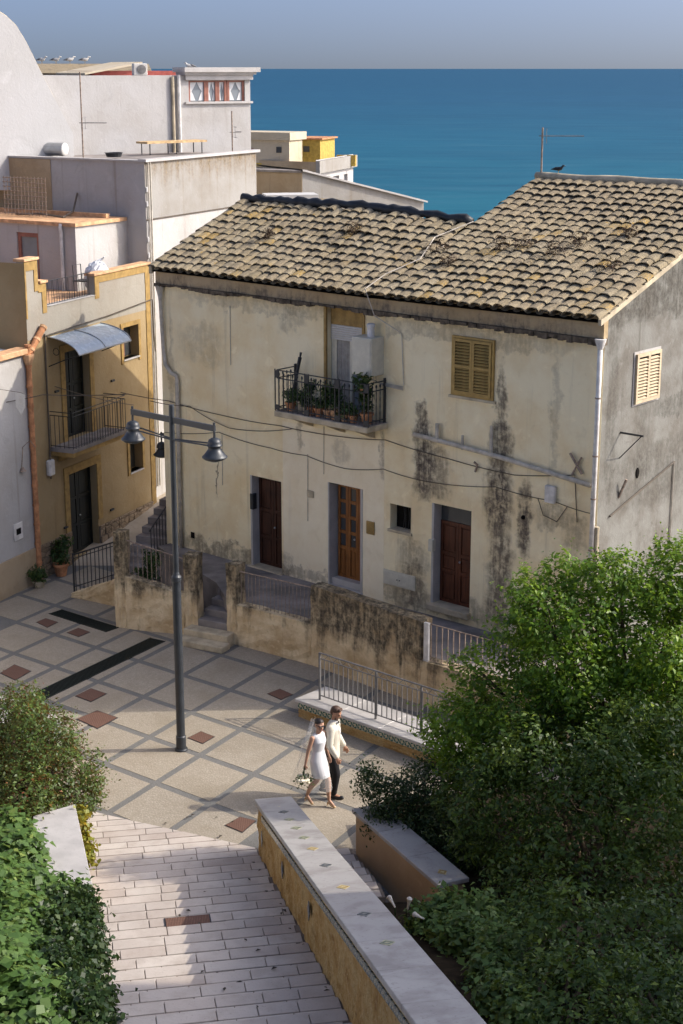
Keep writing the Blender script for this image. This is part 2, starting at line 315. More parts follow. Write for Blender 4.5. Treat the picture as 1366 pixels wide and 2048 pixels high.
M['leaf_dry'] = m_leaf('dry_weed', [(0, (0.035, 0.025, 0.016)), (.6, (0.085, 0.05, 0.032)), (1, (0.12, 0.085, 0.04))], .1)
M['leaf_pot'] = m_leaf('pot_plant_leaf', [(0, (0.02, 0.045, 0.014)), (.6, (0.04, 0.085, 0.022)), (1, (0.10, 0.14, 0.035))], .2)
M['bark'] = plain('bark', (0.10, 0.075, 0.05), .9, .1, var=.4, scale=8, bump=.6)

def m_sea():
    b = NB('sea_water'); p = b.geo()
    X, Y, Z = b.xyz(p)
    n = b.noise(b.map(p, (.02, .05, 1)), 1.0, 8, .62); n2 = b.noise(b.map(p, (.0015, .004, 1)), 1.0, 6, .6)
    ln = b.ma('LOGARITHM', b.ma('MAXIMUM', Y, 10.0), 10.0)
    c = b.ramp(b.mr(ln, 2.6, 3.6, 0, 1, False), [(0, (0.0101, 0.105, 0.147)), (.35, (0.0084, 0.0823, 0.139)), (.7, (0.0084, 0.0655, 0.126)), (1, (0.00672, 0.0588, 0.118))])
    c = b.mix(b.mr(n2, .42, .65, 0, .5), c, (0.00672, 0.0571, 0.109)); c = b.mix(b.mr(n, .48, .68, 0, .55), c, (0.0252, 0.105, 0.155)); c = b.mix(b.mr(n, .5, .3, 0, .4), c, (0.00504, 0.0462, 0.0924))
    b.bump(n, .9, 1.2)
    return b.fin(c, .55, .07)
M['sea'] = m_sea()

# ------------------------------------------------------------------ mesh helpers
class MB:
    def __init__(s): s.v = []; s.f = []
    def add(s, vs, fs):
        o = len(s.v); s.v += [tuple(x) for x in vs]; s.f += [tuple(i + o for i in f) for f in fs]; return s
    def box(s, x0, x1, y0, y1, z0, z1):
        return s.add([(x0, y0, z0), (x1, y0, z0), (x1, y1, z0), (x0, y1, z0), (x0, y0, z1), (x1, y0, z1), (x1, y1, z1), (x0, y1, z1)],
                     [(0, 3, 2, 1), (4, 5, 6, 7), (0, 1, 5, 4), (1, 2, 6, 5), (2, 3, 7, 6), (3, 0, 4, 7)])
    def prism(s, poly, z0, z1):          # poly in xy
        n = len(poly); vs = [(x, y, z0) for x, y in poly] + [(x, y, z1) for x, y in poly]
        return s.add(vs, [tuple(range(n))[::-1], tuple(range(n, 2 * n))] + [(i, (i + 1) % n, n + (i + 1) % n, n + i) for i in range(n)])
    def xprism(s, poly, y0, y1):         # poly in xz, extruded along y
        n = len(poly); vs = [(x, y0, z) for x, z in poly] + [(x, y1, z) for x, z in poly]
        return s.add(vs, [tuple(range(n)), tuple(range(n, 2 * n))[::-1]] + [((i + 1) % n, i, n + i, n + (i + 1) % n) for i in range(n)])
    def yprism(s, poly, x0, x1):         # poly in yz, extruded along x
        n = len(poly); vs = [(x0, y, z) for y, z in poly] + [(x1, y, z) for y, z in poly]
        return s.add(vs, [tuple(range(n))[::-1], tuple(range(n, 2 * n))] + [(i, (i + 1) % n, n + (i + 1) % n, n + i) for i in range(n)])
    def tube(s, pts, r, seg=8, cap=True):
        pts = [Vector(p) for p in pts]; rs = r if isinstance(r, (list, tuple)) else [r] * len(pts)
        o = len(s.v); prev = None
        for i, p in enumerate(pts):
            t = (pts[min(i + 1, len(pts) - 1)] - pts[max(i - 1, 0)])
            if t.length < 1e-9: t = Vector((0, 0, 1))
            t.normalize()
            a = prev if prev is not None else (Vector((0, 0, 1)) if abs(t.z) < .9 else Vector((1, 0, 0)))
            a = (a - t * a.dot(t)); a.normalize(); b = t.cross(a); prev = a
            for k in range(seg):
                an = 2 * math.pi * k / seg; q = p + (a * math.cos(an) + b * math.sin(an)) * rs[i]; s.v.append(tuple(q))
        for i in range(len(pts) - 1):
            for k in range(seg):
                k2 = (k + 1) % seg; s.f.append((o + i * seg + k, o + i * seg + k2, o + (i + 1) * seg + k2, o + (i + 1) * seg + k))
        if cap:
            s.f.append(tuple(o + k for k in range(seg))[::-1]); s.f.append(tuple(o + (len(pts) - 1) * seg + k for k in range(seg)))
        return s
    def lathe(s, prof, seg=20, c=(0, 0, 0), cap=True):   # prof (r,z)
        o = len(s.v)
        for r, z in prof:
            for k in range(seg):
                a = 2 * math.pi * k / seg; s.v.append((c[0] + r * math.cos(a), c[1] + r * math.sin(a), c[2] + z))
        for i in range(len(prof) - 1):
            for k in range(seg):
                k2 = (k + 1) % seg; s.f.append((o + i * seg + k, o + i * seg + k2, o + (i + 1) * seg + k2, o + (i + 1) * seg + k))
        if cap:
            s.f.append(tuple(o + k for k in range(seg))[::-1]); s.f.append(tuple(o + (len(prof) - 1) * seg + k for k in range(seg)))
        return s
    def ball(s, c, r, seg=14, rings=9):
        rx, ry, rz = r if isinstance(r, (tuple, list)) else (r, r, r)
        prof = [(math.sin(math.pi * i / rings), -math.cos(math.pi * i / rings)) for i in range(rings + 1)]
        o = len(s.v)
        for a, z in prof:
            a = max(a, 1e-3)
            for k in range(seg):
                t = 2 * math.pi * k / seg; s.v.append((c[0] + rx * a * math.cos(t), c[1] + ry * a * math.sin(t), c[2] + rz * z))
        for i in range(rings):
            for k in range(seg):
                k2 = (k + 1) % seg; s.f.append((o + i * seg + k, o + i * seg + k2, o + (i + 1) * seg + k2, o + (i + 1) * seg + k))
        return s
    def mesh(s, name, bevel=0, smooth=False):
        me = bpy.data.meshes.new(name); me.from_pydata(s.v, [], s.f)
        if bevel:
            bm = bmesh.new(); bm.from_mesh(me); bmesh.ops.recalc_face_normals(bm, faces=bm.faces)
            bmesh.ops.bevel(bm, geom=list(bm.edges), offset=bevel, segments=1, affect='EDGES', clamp_overlap=True); bm.to_mesh(me); bm.free()
        if smooth:
            me.polygons.foreach_set('use_smooth', [True] * len(me.polygons))
        me.update(); return me
    def build(s, name, mat, parent=None, loc=None, rot=None, bevel=0, smooth=False):
        return mk(name, s.mesh(name, bevel, smooth), mat, parent, loc, rot)
def mk(name, me, mat, parent=None, loc=None, rot=None):
    o = bpy.data.objects.new(name, me); COL.objects.link(o)
    if mat is not None:
        mm = M[mat] if isinstance(mat, str) else mat
        if len(me.materials) == 0: me.materials.append(mm)
    if parent: o.parent = parent
    if loc is not None: o.location = loc
    if rot is not None: o.rotation_euler = rot
    return o
def tag(o, label=None, cat=None, group=None, kind=None):
    if label: o['label'] = label
    if cat: o['category'] = cat
    if group: o['group'] = group
    if kind: o['kind'] = kind
    return o
def thing(name, label, cat, loc=(0, 0, 0), rz=0.0, group=None):
    o = bpy.data.objects.new(name, None); COL.objects.link(o); o.location = loc; o.rotation_euler = (0, 0, rz); o.empty_display_size = .2
    return tag(o, label, cat, group)
def B(x0, x1, y0, y1, z0, z1): return MB().box(x0, x1, y0, y1, z0, z1)

def wall_holes(x0, x1, z0, z1, holes, y0=0.0, depth=0.32, top=None):
    """front skin of a wall at y=y0 with openings (a,b,c,d in x,z) and their reveals"""
    xs = sorted(set([x0, x1] + [h[0] for h in holes] + [h[1] for h in holes])); zs = sorted(set([z0, z1] + [h[2] for h in holes] + [h[3] for h in holes]))
    m = MB()
    for i in range(len(xs) - 1):
        for j in range(len(zs) - 1):
            cx, cz = (xs[i] + xs[i + 1]) / 2, (zs[j] + zs[j + 1]) / 2
            if any(h[0] < cx < h[1] and h[2] < cz < h[3] for h in holes): continue
            m.add([(xs[i], y0, zs[j]), (xs[i + 1], y0, zs[j]), (xs[i + 1], y0, zs[j + 1]), (xs[i], y0, zs[j + 1])], [(0, 1, 2, 3)])
    for a, b, c, d in [h[:4] for h in holes]:
        y1 = y0 + depth
        m.add([(a, y0, c), (a, y1, c), (a, y1, d), (a, y0, d)], [(0, 1, 2, 3)]); m.add([(b, y0, c), (b, y1, c), (b, y1, d), (b, y0, d)], [(3, 2, 1, 0)])
        m.add([(a, y0, d), (a, y1, d), (b, y1, d), (b, y0, d)], [(0, 1, 2, 3)]); m.add([(a, y0, c), (a, y1, c), (b, y1, c), (b, y0, c)], [(3, 2, 1, 0)])
    return m

def snoise(p):
    x, y, z = p[..., 0], p[..., 1], p[..., 2]
    return (np.sin(x * 1.7 + 1.3 * np.sin(y * 1.1 + .5)) + np.sin(y * 2.1 + 1.7 * np.sin(z * 1.3 + 1.1)) + np.sin(z * 1.9 + 1.2 * np.sin(x * 1.5 + 2.))) / 3
def leaf_mesh(name, pos, nrm, size, tone, rng, aspect=.5, fold=.25):
    n = len(pos)
    t = rng.normal(size=(n, 3)); t -= nrm * (t * nrm).sum(1)[:, None]; t /= np.linalg.norm(t, axis=1)[:, None] + 1e-9
    b = np.cross(nrm, t); L = size[:, None]
    v = np.empty((n, 4, 3)); v[:, 0] = pos - t * L * .5; v[:, 2] = pos + t * L * .5 - nrm * L * fold * .6
    v[:, 1] = pos + b * L * aspect * .5 + nrm * L * fold * .3; v[:, 3] = pos - b * L * aspect * .5 + nrm * L * fold * .3
    me = bpy.data.meshes.new(name); me.vertices.add(n * 4); me.loops.add(n * 4); me.polygons.add(n)
    me.vertices.foreach_set('co', v.reshape(-1)); me.loops.foreach_set('vertex_index', np.arange(n * 4))
    me.polygons.foreach_set('loop_start', np.arange(0, n * 4, 4)); me.polygons.foreach_set('loop_total', np.full(n, 4))
    me.update(calc_edges=True)
    at = me.attributes.new('tone', 'FLOAT', 'POINT'); at.data.foreach_set('value', np.repeat(np.clip(tone, 0, 1), 4))
    return me
def crown(name, blobs, nspr, leaf, mat, parent, seed, per=7, spread=.11, inner=.25, up=.35, zmin=None, aspect=.5, squash=1.0, lump=.2, lumps=False, jit=.55, shoots=0):
    """leaves in sprigs through the outer volume of overlapping lumps; blobs = (x,y,z,r) in the parent's frame"""
    rng = np.random.default_rng(seed); P = []; N = []
    ex = []
    for (x, y, z, r) in blobs:
        if r > .5:
            ex.append((x, y, z, r * .80))
            for _ in range(int(16 * r * r) + 6):
                d = rng.normal(size=3); d /= np.linalg.norm(d); q = np.array([x, y, z]) + d * r * rng.uniform(.68, .9)
                ex.append((*q, rng.uniform(.24, .42)))
        else: ex.append((x, y, z, r))
    if lumps: blobs = ex
    BL = np.array(blobs, float)
    wt = BL[:, 3] ** (1.7 if lumps else 2); wt /= wt.sum(); cnt = rng.multinomial(nspr, wt)
    for k, c in enumerate(cnt):
        d = rng.normal(size=(c, 3)); d /= np.linalg.norm(d, axis=1)[:, None]
        cen = BL[k, :3]; r0 = BL[k, 3]
        u = rng.random(c); rad = np.where(rng.random(c) < inner, .35 + .45 * u, .80 + .25 * np.sqrt(u))
        rad = rad * (1 + lump * snoise(cen + d * 2.7 * max(1, r0) + k) + lump * .6 * snoise((cen + d * r0) * 4.1))
        rad = np.minimum(rad, 1.13)
        p = cen + d * (r0 * rad)[:, None] * np.array([1, 1, squash])
        keep = np.ones(c, bool)
        for j in range(len(BL)):
            if j != k: keep &= ~((np.linalg.norm((p - BL[j, :3]) / np.array([1, 1, squash]), axis=1) < BL[j, 3] * .72) & (rng.random(c) > .12))
        if zmin is not None: keep &= p[:, 2] > zmin
        P.append(p[keep]); N.append(d[keep])
    P = np.concatenate(P); N = np.concatenate(N); n = len(P)
    sp = np.repeat(P, per, 0) + rng.normal(size=(n * per, 3)) * spread * (.4 + .9 * rng.random((n * per, 1)))
    nr = np.repeat(N, per, 0) * .55 + np.array([0, 0, up]) + rng.normal(size=(n * per, 3)) * jit; nr /= np.linalg.norm(nr, axis=1)[:, None]
    tone = np.repeat(rng.random(n) * .55 + .15 * snoise(P * 2.3), per) + rng.random(n * per) * .42
    size = leaf * (.5 + .95 * rng.random(n * per) ** 1.4)
    if shoots:
        cen = BL[:, :3].mean(0); far = np.argsort(-np.linalg.norm(P - cen, axis=1) - rng.random(n) * 1.2)[:shoots * 3]; pick = rng.choice(far, shoots, False)
        for q in pick:
            d = N[q] * .8 + np.array([0, 0, .55]) + rng.normal(size=3) * .3; d /= np.linalg.norm(d); L = rng.uniform(.18, .45); m_ = 9
            tt = (np.arange(m_) + .5)[:, None] / m_
            sp = np.concatenate([sp, P[q] + d * L * tt + rng.normal(size=(m_, 3)) * .022]); v_ = np.array([0, 0, .8]) + rng.normal(size=(m_, 3)) * .5
            nr = np.concatenate([nr, v_ / np.linalg.norm(v_, axis=1)[:, None]]); tone = np.concatenate([tone, .5 + .5 * rng.random(m_)]); size = np.concatenate([size, leaf * rng.uniform(.5, .95, m_)])
    return mk(name, leaf_mesh(name, sp, nr, size, tone, rng, aspect), mat, parent)
def limbs(name, blobs, base, parent, r0=.09, mat='bark'):
    m = MB()
    for (x, y, z, r) in blobs:
        a = Vector(base); c = Vector((x, y, z)); mid = a.lerp(c, .5) + Vector((rnd.uniform(-.2, .2), rnd.uniform(-.2, .2), .15))
        m.tube([a, mid, c], [r0, r0 * .7, r0 * .3], 6)
        for _ in range(3):
            e = c + Vector((rnd.uniform(-1, 1), rnd.uniform(-1, 1), rnd.uniform(-.3, 1))) * r * .45
            m.tube([mid.lerp(c, .7), mid.lerp(e, .7), e], [r0 * .35, r0 * .22, r0 * .08], 5)
    return m.build(name, mat, parent, smooth=True)

# ================================================================== SETTING
tag(MB().add([(-90000, 120, -25), (90000, 120, -25), (90000, 110000, -25), (-90000, 110000, -25)], [(0, 1, 2, 3)]).build('sea', 'sea'), kind='structure')
gm = MB(); gy = [(-12, -.06), (12, -.06), (25, -.06), (41, -.06), (48, .9), (62, -2), (90, -9), (140, -22), (220, -40)]
for i, (y, z) in enumerate(gy):
    for x in (-140, -30, 30, 140): gm.v.append((x, y, z))
for i in range(len(gy) - 1):
    for k in range(3): gm.f.append((i * 4 + k, i * 4 + k + 1, i * 4 + k + 5, i * 4 + k + 4))
M['town_ground'] = plain('pale_town_paving', (0.42, 0.36, 0.28), .9, .1, var=.2, scale=.8)
tag(gm.build('ground', 'town_ground'), kind='structure')

# plaza: grey bands with pebble panels between
plaza = tag(MB().prism([(-14, 23.5), (6, 23.5), (6, 37.5), (-5.2, 46), (-14, 46)], -.05, 0).build('plaza', 'band'), kind='structure')
LO, LA, LB = Vector((-3.15, 31.14)), Vector((.73, 1.27)), Vector((1.10, -.88))
def clip(poly, p, d):                  # keep the left side of the line p + t d
    out = []
    for i in range(len(poly)):
        a, b = Vector(poly[i]), Vector(poly[(i + 1) % len(poly)])
        sa, sb = d.x * (a - p).y - d.y * (a - p).x, d.x * (b - p).y - d.y * (b - p).x
        if sa >= 0: out.append(a)
        if sa * sb < 0: out.append(a + (b - a) * (sa / (sa - sb)))
    return out
L0, L1 = Vector((-4.71, 26.59)), Vector((-1.45, 25.1))
for i in range(-9, 9):
    for j in range(-7, 8):
        h = .055
        c = [LO + LA * (i + a) + LB * (j + b) for a, b in ((h, h), (h, 1 - h), (1 - h, 1 - h), (1 - h, h))]
        if not all(-9.5 < q.x < 3.2 and 24 < q.y < 41.5 for q in c): continue
        c = clip(c, L0, L1 - L0)
        if len(c) < 3: continue
        cc = c
        ar = sum(cc[k - 1].x * cc[k].y - cc[k - 1].y * cc[k].x for k in range(len(cc)))
        if ar < 0: cc = cc[::-1]
        MB().prism([(q.x, q.y) for q in cc], 0.0005, .006).build('pebble_panel', 'pebble', plaza)

# cover plates and grates set in the paving
PL = [('small rusty cover plate left of the two beside the short dark grate', [(-7.44, 36.81), (-7.25, 37.11), (-6.89, 36.81), (-7.09, 36.41)]),
      ('small rusty cover plate right of the two beside the short dark grate', [(-6.57, 36.06), (-6.34, 36.41), (-6.0, 36.1), (-6.23, 35.75)]),
      ('large brown cover plate at the left edge above the white coping', [(-7.62, 33.40), (-7.40, 33.96), (-6.93, 33.53), (-7.18, 32.95)]),
      ('brown cover plate in shade just right of the long dark grate', [(-5.73, 32.05), (-5.45, 32.51), (-5.05, 32.19), (-5.33, 31.71)]),
      ('large cover plate lying half in shade and half in sun', [(-5.51, 30.79), (-5.13, 31.27), (-4.63, 30.87), (-4.98, 30.27)]),
      ('sunlit rusty cover plate beside the lamp post foot', [(-3.11, 29.82), (-2.86, 30.17), (-2.55, 29.89), (-2.77, 29.52)]),
      ('dark cover plate in shade near the tiled raised platform', [(-1.61, 32.19), (-1.34, 32.48), (-1.04, 32.14), (-1.29, 31.83)]),
      ('rusty cover plate in sun near the end of the stair wall', [(-2.09, 25.96), (-1.83, 26.31), (-1.52, 26.15), (-1.75, 25.67)])]
for lab, q in PL:
    cx = sum(a for a, _ in q) / 4; cy = sum(b for _, b in q) / 4; q2 = [(a - cx, b - cy) for a, b in q]
    if sum(q2[k - 1][0] * q2[k][1] - q2[k - 1][1] * q2[k][0] for k in range(4)) < 0: q2 = q2[::-1]
    t = thing('cover_plate', lab, 'manhole cover', (cx, cy, 0), 0, 'rusty cover plates in the plaza')
    MB().prism([(a, b) for a, b in q2], .001, .010).build('frame', 'iron', t)
    MB().prism([(a * .92, b * .92) for a, b in q2], .0105, .017).build('lid', 'plate', t)
def grate(lab, a, d, wid):
    a, d = Vector(a), Vector(d); L = (d - a).length; an = math.atan2((d - a).y, (d - a).x)
    t = thing('drain_grate', lab, 'drain grate', (a.x, a.y, 0), an)
    B(0, L, 0, wid, .0008, .009).build('channel', 'dark_in', t)
    f = MB(); f.box(0, L, 0, .02, .0092, .02); f.box(0, L, wid - .02, wid, .0092, .02); f.build('frame', 'grate', t)
    bar = B(-.012, .012, .022, wid - .022, .0092, .019).mesh('bar')
    n = int(L / .055)
    for k in range(n): mk('bar', bar, 'grate', t, (.03 + k * (L - .06) / (n - 1), 0, 0))
grate('short black-green drain grate by the corner pillar', (-7.24, 37.44), (-5.63, 36.1), .42)
grate('long black-green drain grate running diagonally across the paving', (-6.38, 31.77), (-4.14, 35.47), .45)

# the stairs: stone planks on stepped treads, and the flat landing before the plaza
ST_AZ = R(-10.5); SW = Vector((math.sin(ST_AZ), math.cos(ST_AZ), 0)); ST_O = Vector((-1.46, 24.96, 0))
stairs = thing('stairs', None, None, ST_O, -ST_AZ); tag(stairs, kind='structure')   # local -y climbs towards the viewer, +x right
TR, RI, S0 = .46, .1167, .35
def tread_z(s): return 0.0 if s < S0 else RI * (1 + int((s - S0) / TR))
sm = MB()
for k in range(28):
    sm.box(-3.05, 1.6 if k < 6 else .1, -(S0 + (k + 1) * TR), -(S0 + k * TR) + .0, -.3, RI * (k + 1) - .02)
sm.build('step_core', 'joint', stairs)
MB().prism([(-4.2, -.47), (2.2, -.47), (2.2, -.3), (-.01, .14), (-3.9, 2.45), (-4.2, 2.45)], -.04, .009).build('landing_bed', 'joint', stairs)
inv = Matrix.Rotation(ST_AZ, 3, 'Z')
def to_st(p): q = Vector((p[0], p[1], 0)) - ST_O; q = Matrix.Rotation(ST_AZ, 3, 'Z') @ q; return q
la, lb = to_st((L0.x, L0.y)), to_st((L1.x, L1.y))
prng = random.Random(3)
def stone_row(y0, y1, z, xa, xb, cliplanding=False):
    x = xa - prng.uniform(0, .5)
    while x < xb:
        L = prng.uniform(.42, .82); a, b = max(x, xa), min(x + L, xb)
        if b - a > .08:
            poly = [(a + .006, y0 + .009), (b - .006, y0 + .009), (b - .006, y1 - .009), (a + .006, y1 - .009)]
            if cliplanding:
                pp = clip([Vector(q) for q in poly], Vector((lb.x, lb.y)), Vector((la.x - lb.x, la.y - lb.y)))
                poly = [(q.x, q.y) for q in pp]
            if len(poly) >= 3:
                cx, cy = sum(q[0] for q in poly) / len(poly), sum(q[1] for q in poly) / len(poly)
                MB().prism([(q[0] - cx, q[1] - cy) for q in poly], -.03, 0).build('stone_plank', 'plank', stairs, (cx, cy, z + prng.uniform(-.003, .003)), (prng.uniform(-.004, .004), prng.uniform(-.004, .004), 0), bevel=.005)
        x += L
y = -S0
while y < 2.4:
    stone_row(y, y + .225,   .014, -3.6, 0.02 if y < .0 else .0, True); y += .225
for k in range(20):
    s = S0 + k * TR; z = RI * (k + 1)
    for q in range(2):
        y1 = -(s + q * TR / 2); stone_row(y1 - TR / 2, y1 + (.02 if q == 0 else 0), z, -3.0, .02)
    if k < 6:
        for q in range(2):
            y1 = -(s + q * TR / 2); stone_row(y1 - TR / 2, y1 + (.02 if q == 0 else 0), z, .60, 1.55)
tpl = thing('cover_plate', 'rectangular brown cover plate set in the stair treads', 'manhole cover', (ST_O + Matrix.Rotation(-ST_AZ, 3, 'Z') @ Vector((-1.50, -3.80, 0))), -ST_AZ, 'rusty cover plates in the plaza')
tpl.location.z = tread_z(3.80) + .006
B(-.34, .34, -.21, .21, -.02, .006).build('frame', 'iron', tpl); B(-.32, .32, -.19, .19, .0065, .012).build('lid', 'plate', tpl)

# ------------------------------------------------------------------ sloping stair wall with marble coping
WK = RI / TR + .028
def sloped(m, x0, x1, y0, y1, h0, h1, k=RI / TR + .028):    # box following the stair slope: z = k*s + h, s = -y
    z = lambda y: k * max(0, -y)
    m.add([(x0, y0, z(y0) + h0), (x1, y0, z(y0) + h0), (x1, y1, z(y1) + h0), (x0, y1, z(y1) + h0), (x0, y0, z(y0) + h1), (x1, y0, z(y0) + h1), (x1, y1, z(y1) + h1), (x0, y1, z(y1) + h1)],
          [(0, 3, 2, 1), (4, 5, 6, 7), (0, 1, 5, 4), (1, 2, 6, 5), (2, 3, 7, 6), (3, 0, 4, 7)]); return m
sw = thing('stair_wall', 'long ochre stone wall with pale marble coping sloping down beside the steps', 'wall', ST_O, -ST_AZ)
bm_ = MB(); NX, NZ = 90, 9; y_end = -12.6
rr = random.Random(5)
for i in range(NX + 1):
    y = .03 + (y_end - .03) * i / NX; zt = WK * max(0, -y) + .86
    for j in range(NZ + 1):
        z = (zt + .25) * j / NZ - .25
        bm_.v.append((.03 + rr.uniform(-.022, .022), y, z))
for i in range(NX):
    for j in range(NZ):
        a = i * (NZ + 1) + j; bm_.f.append((a, a + 1, a + NZ + 2, a + NZ + 1))
core = MB(); core.v, core.f = bm_.v, bm_.f
o_ = len(core.v)
sloped(core, .07, .56, y_end, .028, -.4, .855)
core.build('wall_body', 'tufa', sw)
ncop = 11; yy = .06
for k in range(ncop):
    L = 1.14; m = MB(); sloped(m, -.02, .62, yy - L + .006, yy, .90, .975); me = m.mesh('coping_slab', .008); mk('coping_slab', me, 'coping', sw); yy -= L
m = MB(); sloped(m, .0, .59, y_end, .045, .8605, .8995); m.build('coping_bed', 'step', sw)
sl = math.atan(WK)
for k in range(56):
    y = -.8 - k * .2
    o = B(-.008, .012, -.092, .092, -.05, .05).build('band_tile', 'cer_side', sw, (.0, y, WK * -y + .785), (-sl, 0, 0))
for k, (y, mt) in enumerate([(-.12, 'inlay_g'), (-.62, 'inlay_o'), (-1.2, 'inlay_b'), (-1.85, 'inlay_g'), (-2.55, 'inlay_g'), (-3.3, 'inlay_g'), (-4.1, 'inlay_o'), (-5.2, 'inlay_b'), (-6.5, 'inlay_o'), (-7.9, 'inlay_b'), (-9.2, 'inlay_g')]):
    MB().prism([(-.09, 0), (0, -.13), (.09, 0), (0, .13)], -.004, .003).build('inlay_tile', mt, sw, (.30, y, WK * max(0, -y) + .9775), (-sl if y < -.05 else 0, 0, 0))
for y in (-.75, -3.1, -5.6):
    MB().yprism([(-.09, 0), (0, -.15), (.09, 0), (0, .15)], -.012, .0).build('wall_tile', 'inlay_b', sw, (.0, y, WK * -y + .42))

# ochre garden wall beyond it
a0, a1 = G(712, 1618, .9), G(880, 1765, 1.1); g2 = Vector((a0.x, a0.y, 0)); dv = Vector((a1.x - a0.x, a1.y - a0.y, 0)); Lw = dv.length
gw = thing('garden_wall', 'low smooth ochre garden wall with a pale coping in front of the shrubs', 'wall', g2, math.atan2(dv.y, dv.x))
m = MB(); m.add([(0, 0, -.3), (Lw, 0, -.3), (Lw, .40, -.3), (0, .40, -.3), (0, 0, .82), (Lw, 0, 1.02), (Lw, .40, 1.02), (0, .40, .82)], [(0, 3, 2, 1), (4, 5, 6, 7), (0, 1, 5, 4), (1, 2, 6, 5), (2, 3, 7, 6), (3, 0, 4, 7)]); m.build('wall_body', 'ochre_wall', gw)
tl = math.atan2(.2, Lw); x = -.05
for k in range(3):
    L = (Lw + .1) / 3; z0 = .822 + .2 * x / Lw; z1 = .822 + .2 * (x + L - .006) / Lw
    MB().add([(x, -.06, z0), (x + L - .006, -.06, z1), (x + L - .006, .48, z1), (x, .48, z0), (x, -.06, z0 + .075), (x + L - .006, -.06, z1 + .075), (x + L - .006, .48, z1 + .075), (x, .48, z0 + .075)], [(0, 3, 2, 1), (4, 5, 6, 7), (0, 1, 5, 4), (1, 2, 6, 5), (2, 3, 7, 6), (3, 0, 4, 7)]).build('coping_slab', 'coping', gw, bevel=.008); x += L
MB().prism([(-.12, 0), (0, -.08), (.12, 0), (0, .08)], 0, .004).build('inlay_tile', 'inlay_o', gw, (Lw * .9, .2, .822 + .2 * .9 + .076), (0, -tl, 0))
sb = tag(MB().add([(.75, 26.0, .5), (14, 28.0, .9), (14, 9, 4.0), (2.0, 9, 3.9), (.15, 19.8, 1.35), (-.2, 21.7, .85), (1.45, 22.2, .6)], [(0, 6, 5, 4, 3, 2, 1)]).build('garden_bed', 'soil'), kind='structure')

# left planter copings
PZ = .95
lw = thing('planter_wall', 'white marble planter coping at the left edge of the steps', 'wall', (0, 0, 0))
ca = [G(*q, PZ) for q in ((150, 1608), (66, 1632), (68, 1765), (190, 1792))]
MB().prism([(p.x, p.y) for p in ca][::-1] if False else [(ca[3].x, ca[3].y), (ca[0].x, ca[0].y), (ca[1].x, ca[1].y), (ca[2].x, ca[2].y)], PZ - .07, PZ).build('coping_slab', 'marble', lw, bevel=.008)
ins = [(ca[3].x - .05, ca[3].y + .04), (ca[0].x - .05, ca[0].y - .06), (ca[1].x + .05, ca[1].y - .05), (ca[2].x + .05, ca[2].y + .05)]
MB().prism(ins, -.2, PZ - .071).build('wall_body', 'tufa', lw)
lw2 = thing('planter_wall', 'angled white coping of the planter behind the red tipped shrub', 'wall', (0, 0, 0))
cb = [G(*q, PZ) for q in ((122, 1440), (85, 1412), (-60, 1378), (-60, 1425), (40, 1460), (120, 1490))]
MB().prism([(p.x, p.y) for p in cb], PZ - .07, PZ).build('coping_slab', 'marble', lw2, bevel=.008)
cxm = sum(p.x for p in cb) / 6; cym = sum(p.y for p in cb) / 6
MB().prism([(cxm + (p.x - cxm) * .93, cym + (p.y - cym) * .93) for p in cb], -.2, PZ - .071).build('wall_body', 'tufa', lw2)
lw3 = thing('planter_wall', 'ochre stone planter wall hidden under ivy along the left of the steps', 'wall', ST_O, -ST_AZ)
m = MB(); sloped(m, -3.4, -3.04, -12.6, -2.6, -.4, .06, RI / TR); m.build('wall_body', 'tufa', lw3)
lsoil = tag(MB().add([(-12, 28.5, .6), (-5.6, 27.6, .6), (-5.1, 24.2, .6), (-4.75, 22.4, .7), (-3.6, 15, 2.4), (-2.6, 9, 3.9), (-12, 9, 3.9)], [(0, 6, 5, 4, 3, 2, 1)]).build('planter_bed', 'soil'), kind='structure')

# ================================================================== RETAINING TERRACE
R0, R1, R2, R3 = Vector((-5.44, 36.45, 0)), Vector((-3.40, 35.78, 0)), Vector((-2.68, 35.40, 0)), Vector((-.69, 33.93, 0))
R4, R5 = Vector((1.66, 31.60, 0)), Vector((6.2, 27.6, 0))
HO = Vector((-1.84, 37.97, 0)); HU = Vector((.751, -.660, 0)); HIN = Vector((.660, .751, 0)); HROT = math.atan2(-.660, .751)
def hp(u, v=0, z=0): p = HO + HU * u + HIN * v; p.z = z; return p
tf = [R2 + Vector((.06, .1, 0)), R3 + Vector((.1, .12, 0)), R4 + Vector((.1, .12, 0)), R5, hp(10.3, 0), hp(10.3, 1), hp(-3.4, 1), hp(-3.6, -.4), R1 + Vector((.35, 1.2, 0))]
tag(MB().prism([(p.x, p.y) for p in tf], -.04, .97).build('terrace_floor', 'terrace'), kind='structure')
def seg_wall(a, b, z0, z1, th, name, mat, parent, z1b=None):
    d = (b - a); L = d.length; z1b = z1 if z1b is None else z1b
    m = MB().add([(0, 0, z0), (L, 0, z0), (L, th, z0), (0, th, z0), (0, 0, z1), (L, 0, z1b), (L, th, z1b), (0, th, z1)], [(0, 3, 2, 1), (4, 5, 6, 7), (0, 1, 5, 4), (1, 2, 6, 5), (2, 3, 7, 6), (3, 0, 4, 7)])
    bm = bmesh.new(); me = m.mesh(name); bm.from_mesh(me); bmesh.ops.subdivide_edges(bm, edges=list(bm.edges), cuts=7, use_grid_fill=True)
    for v in bm.verts: v.co += Vector((rr.uniform(-.012, .012), rr.uniform(-.016, .016), rr.uniform(-.012, .012)))
    bm.to_mesh(me); bm.free()
    return mk(name, me, mat, parent, (a.x, a.y, 0), (0, 0, math.atan2(d.y, d.x)))
def wall_thing(name, label, a): return thing(name, label, 'wall', a)
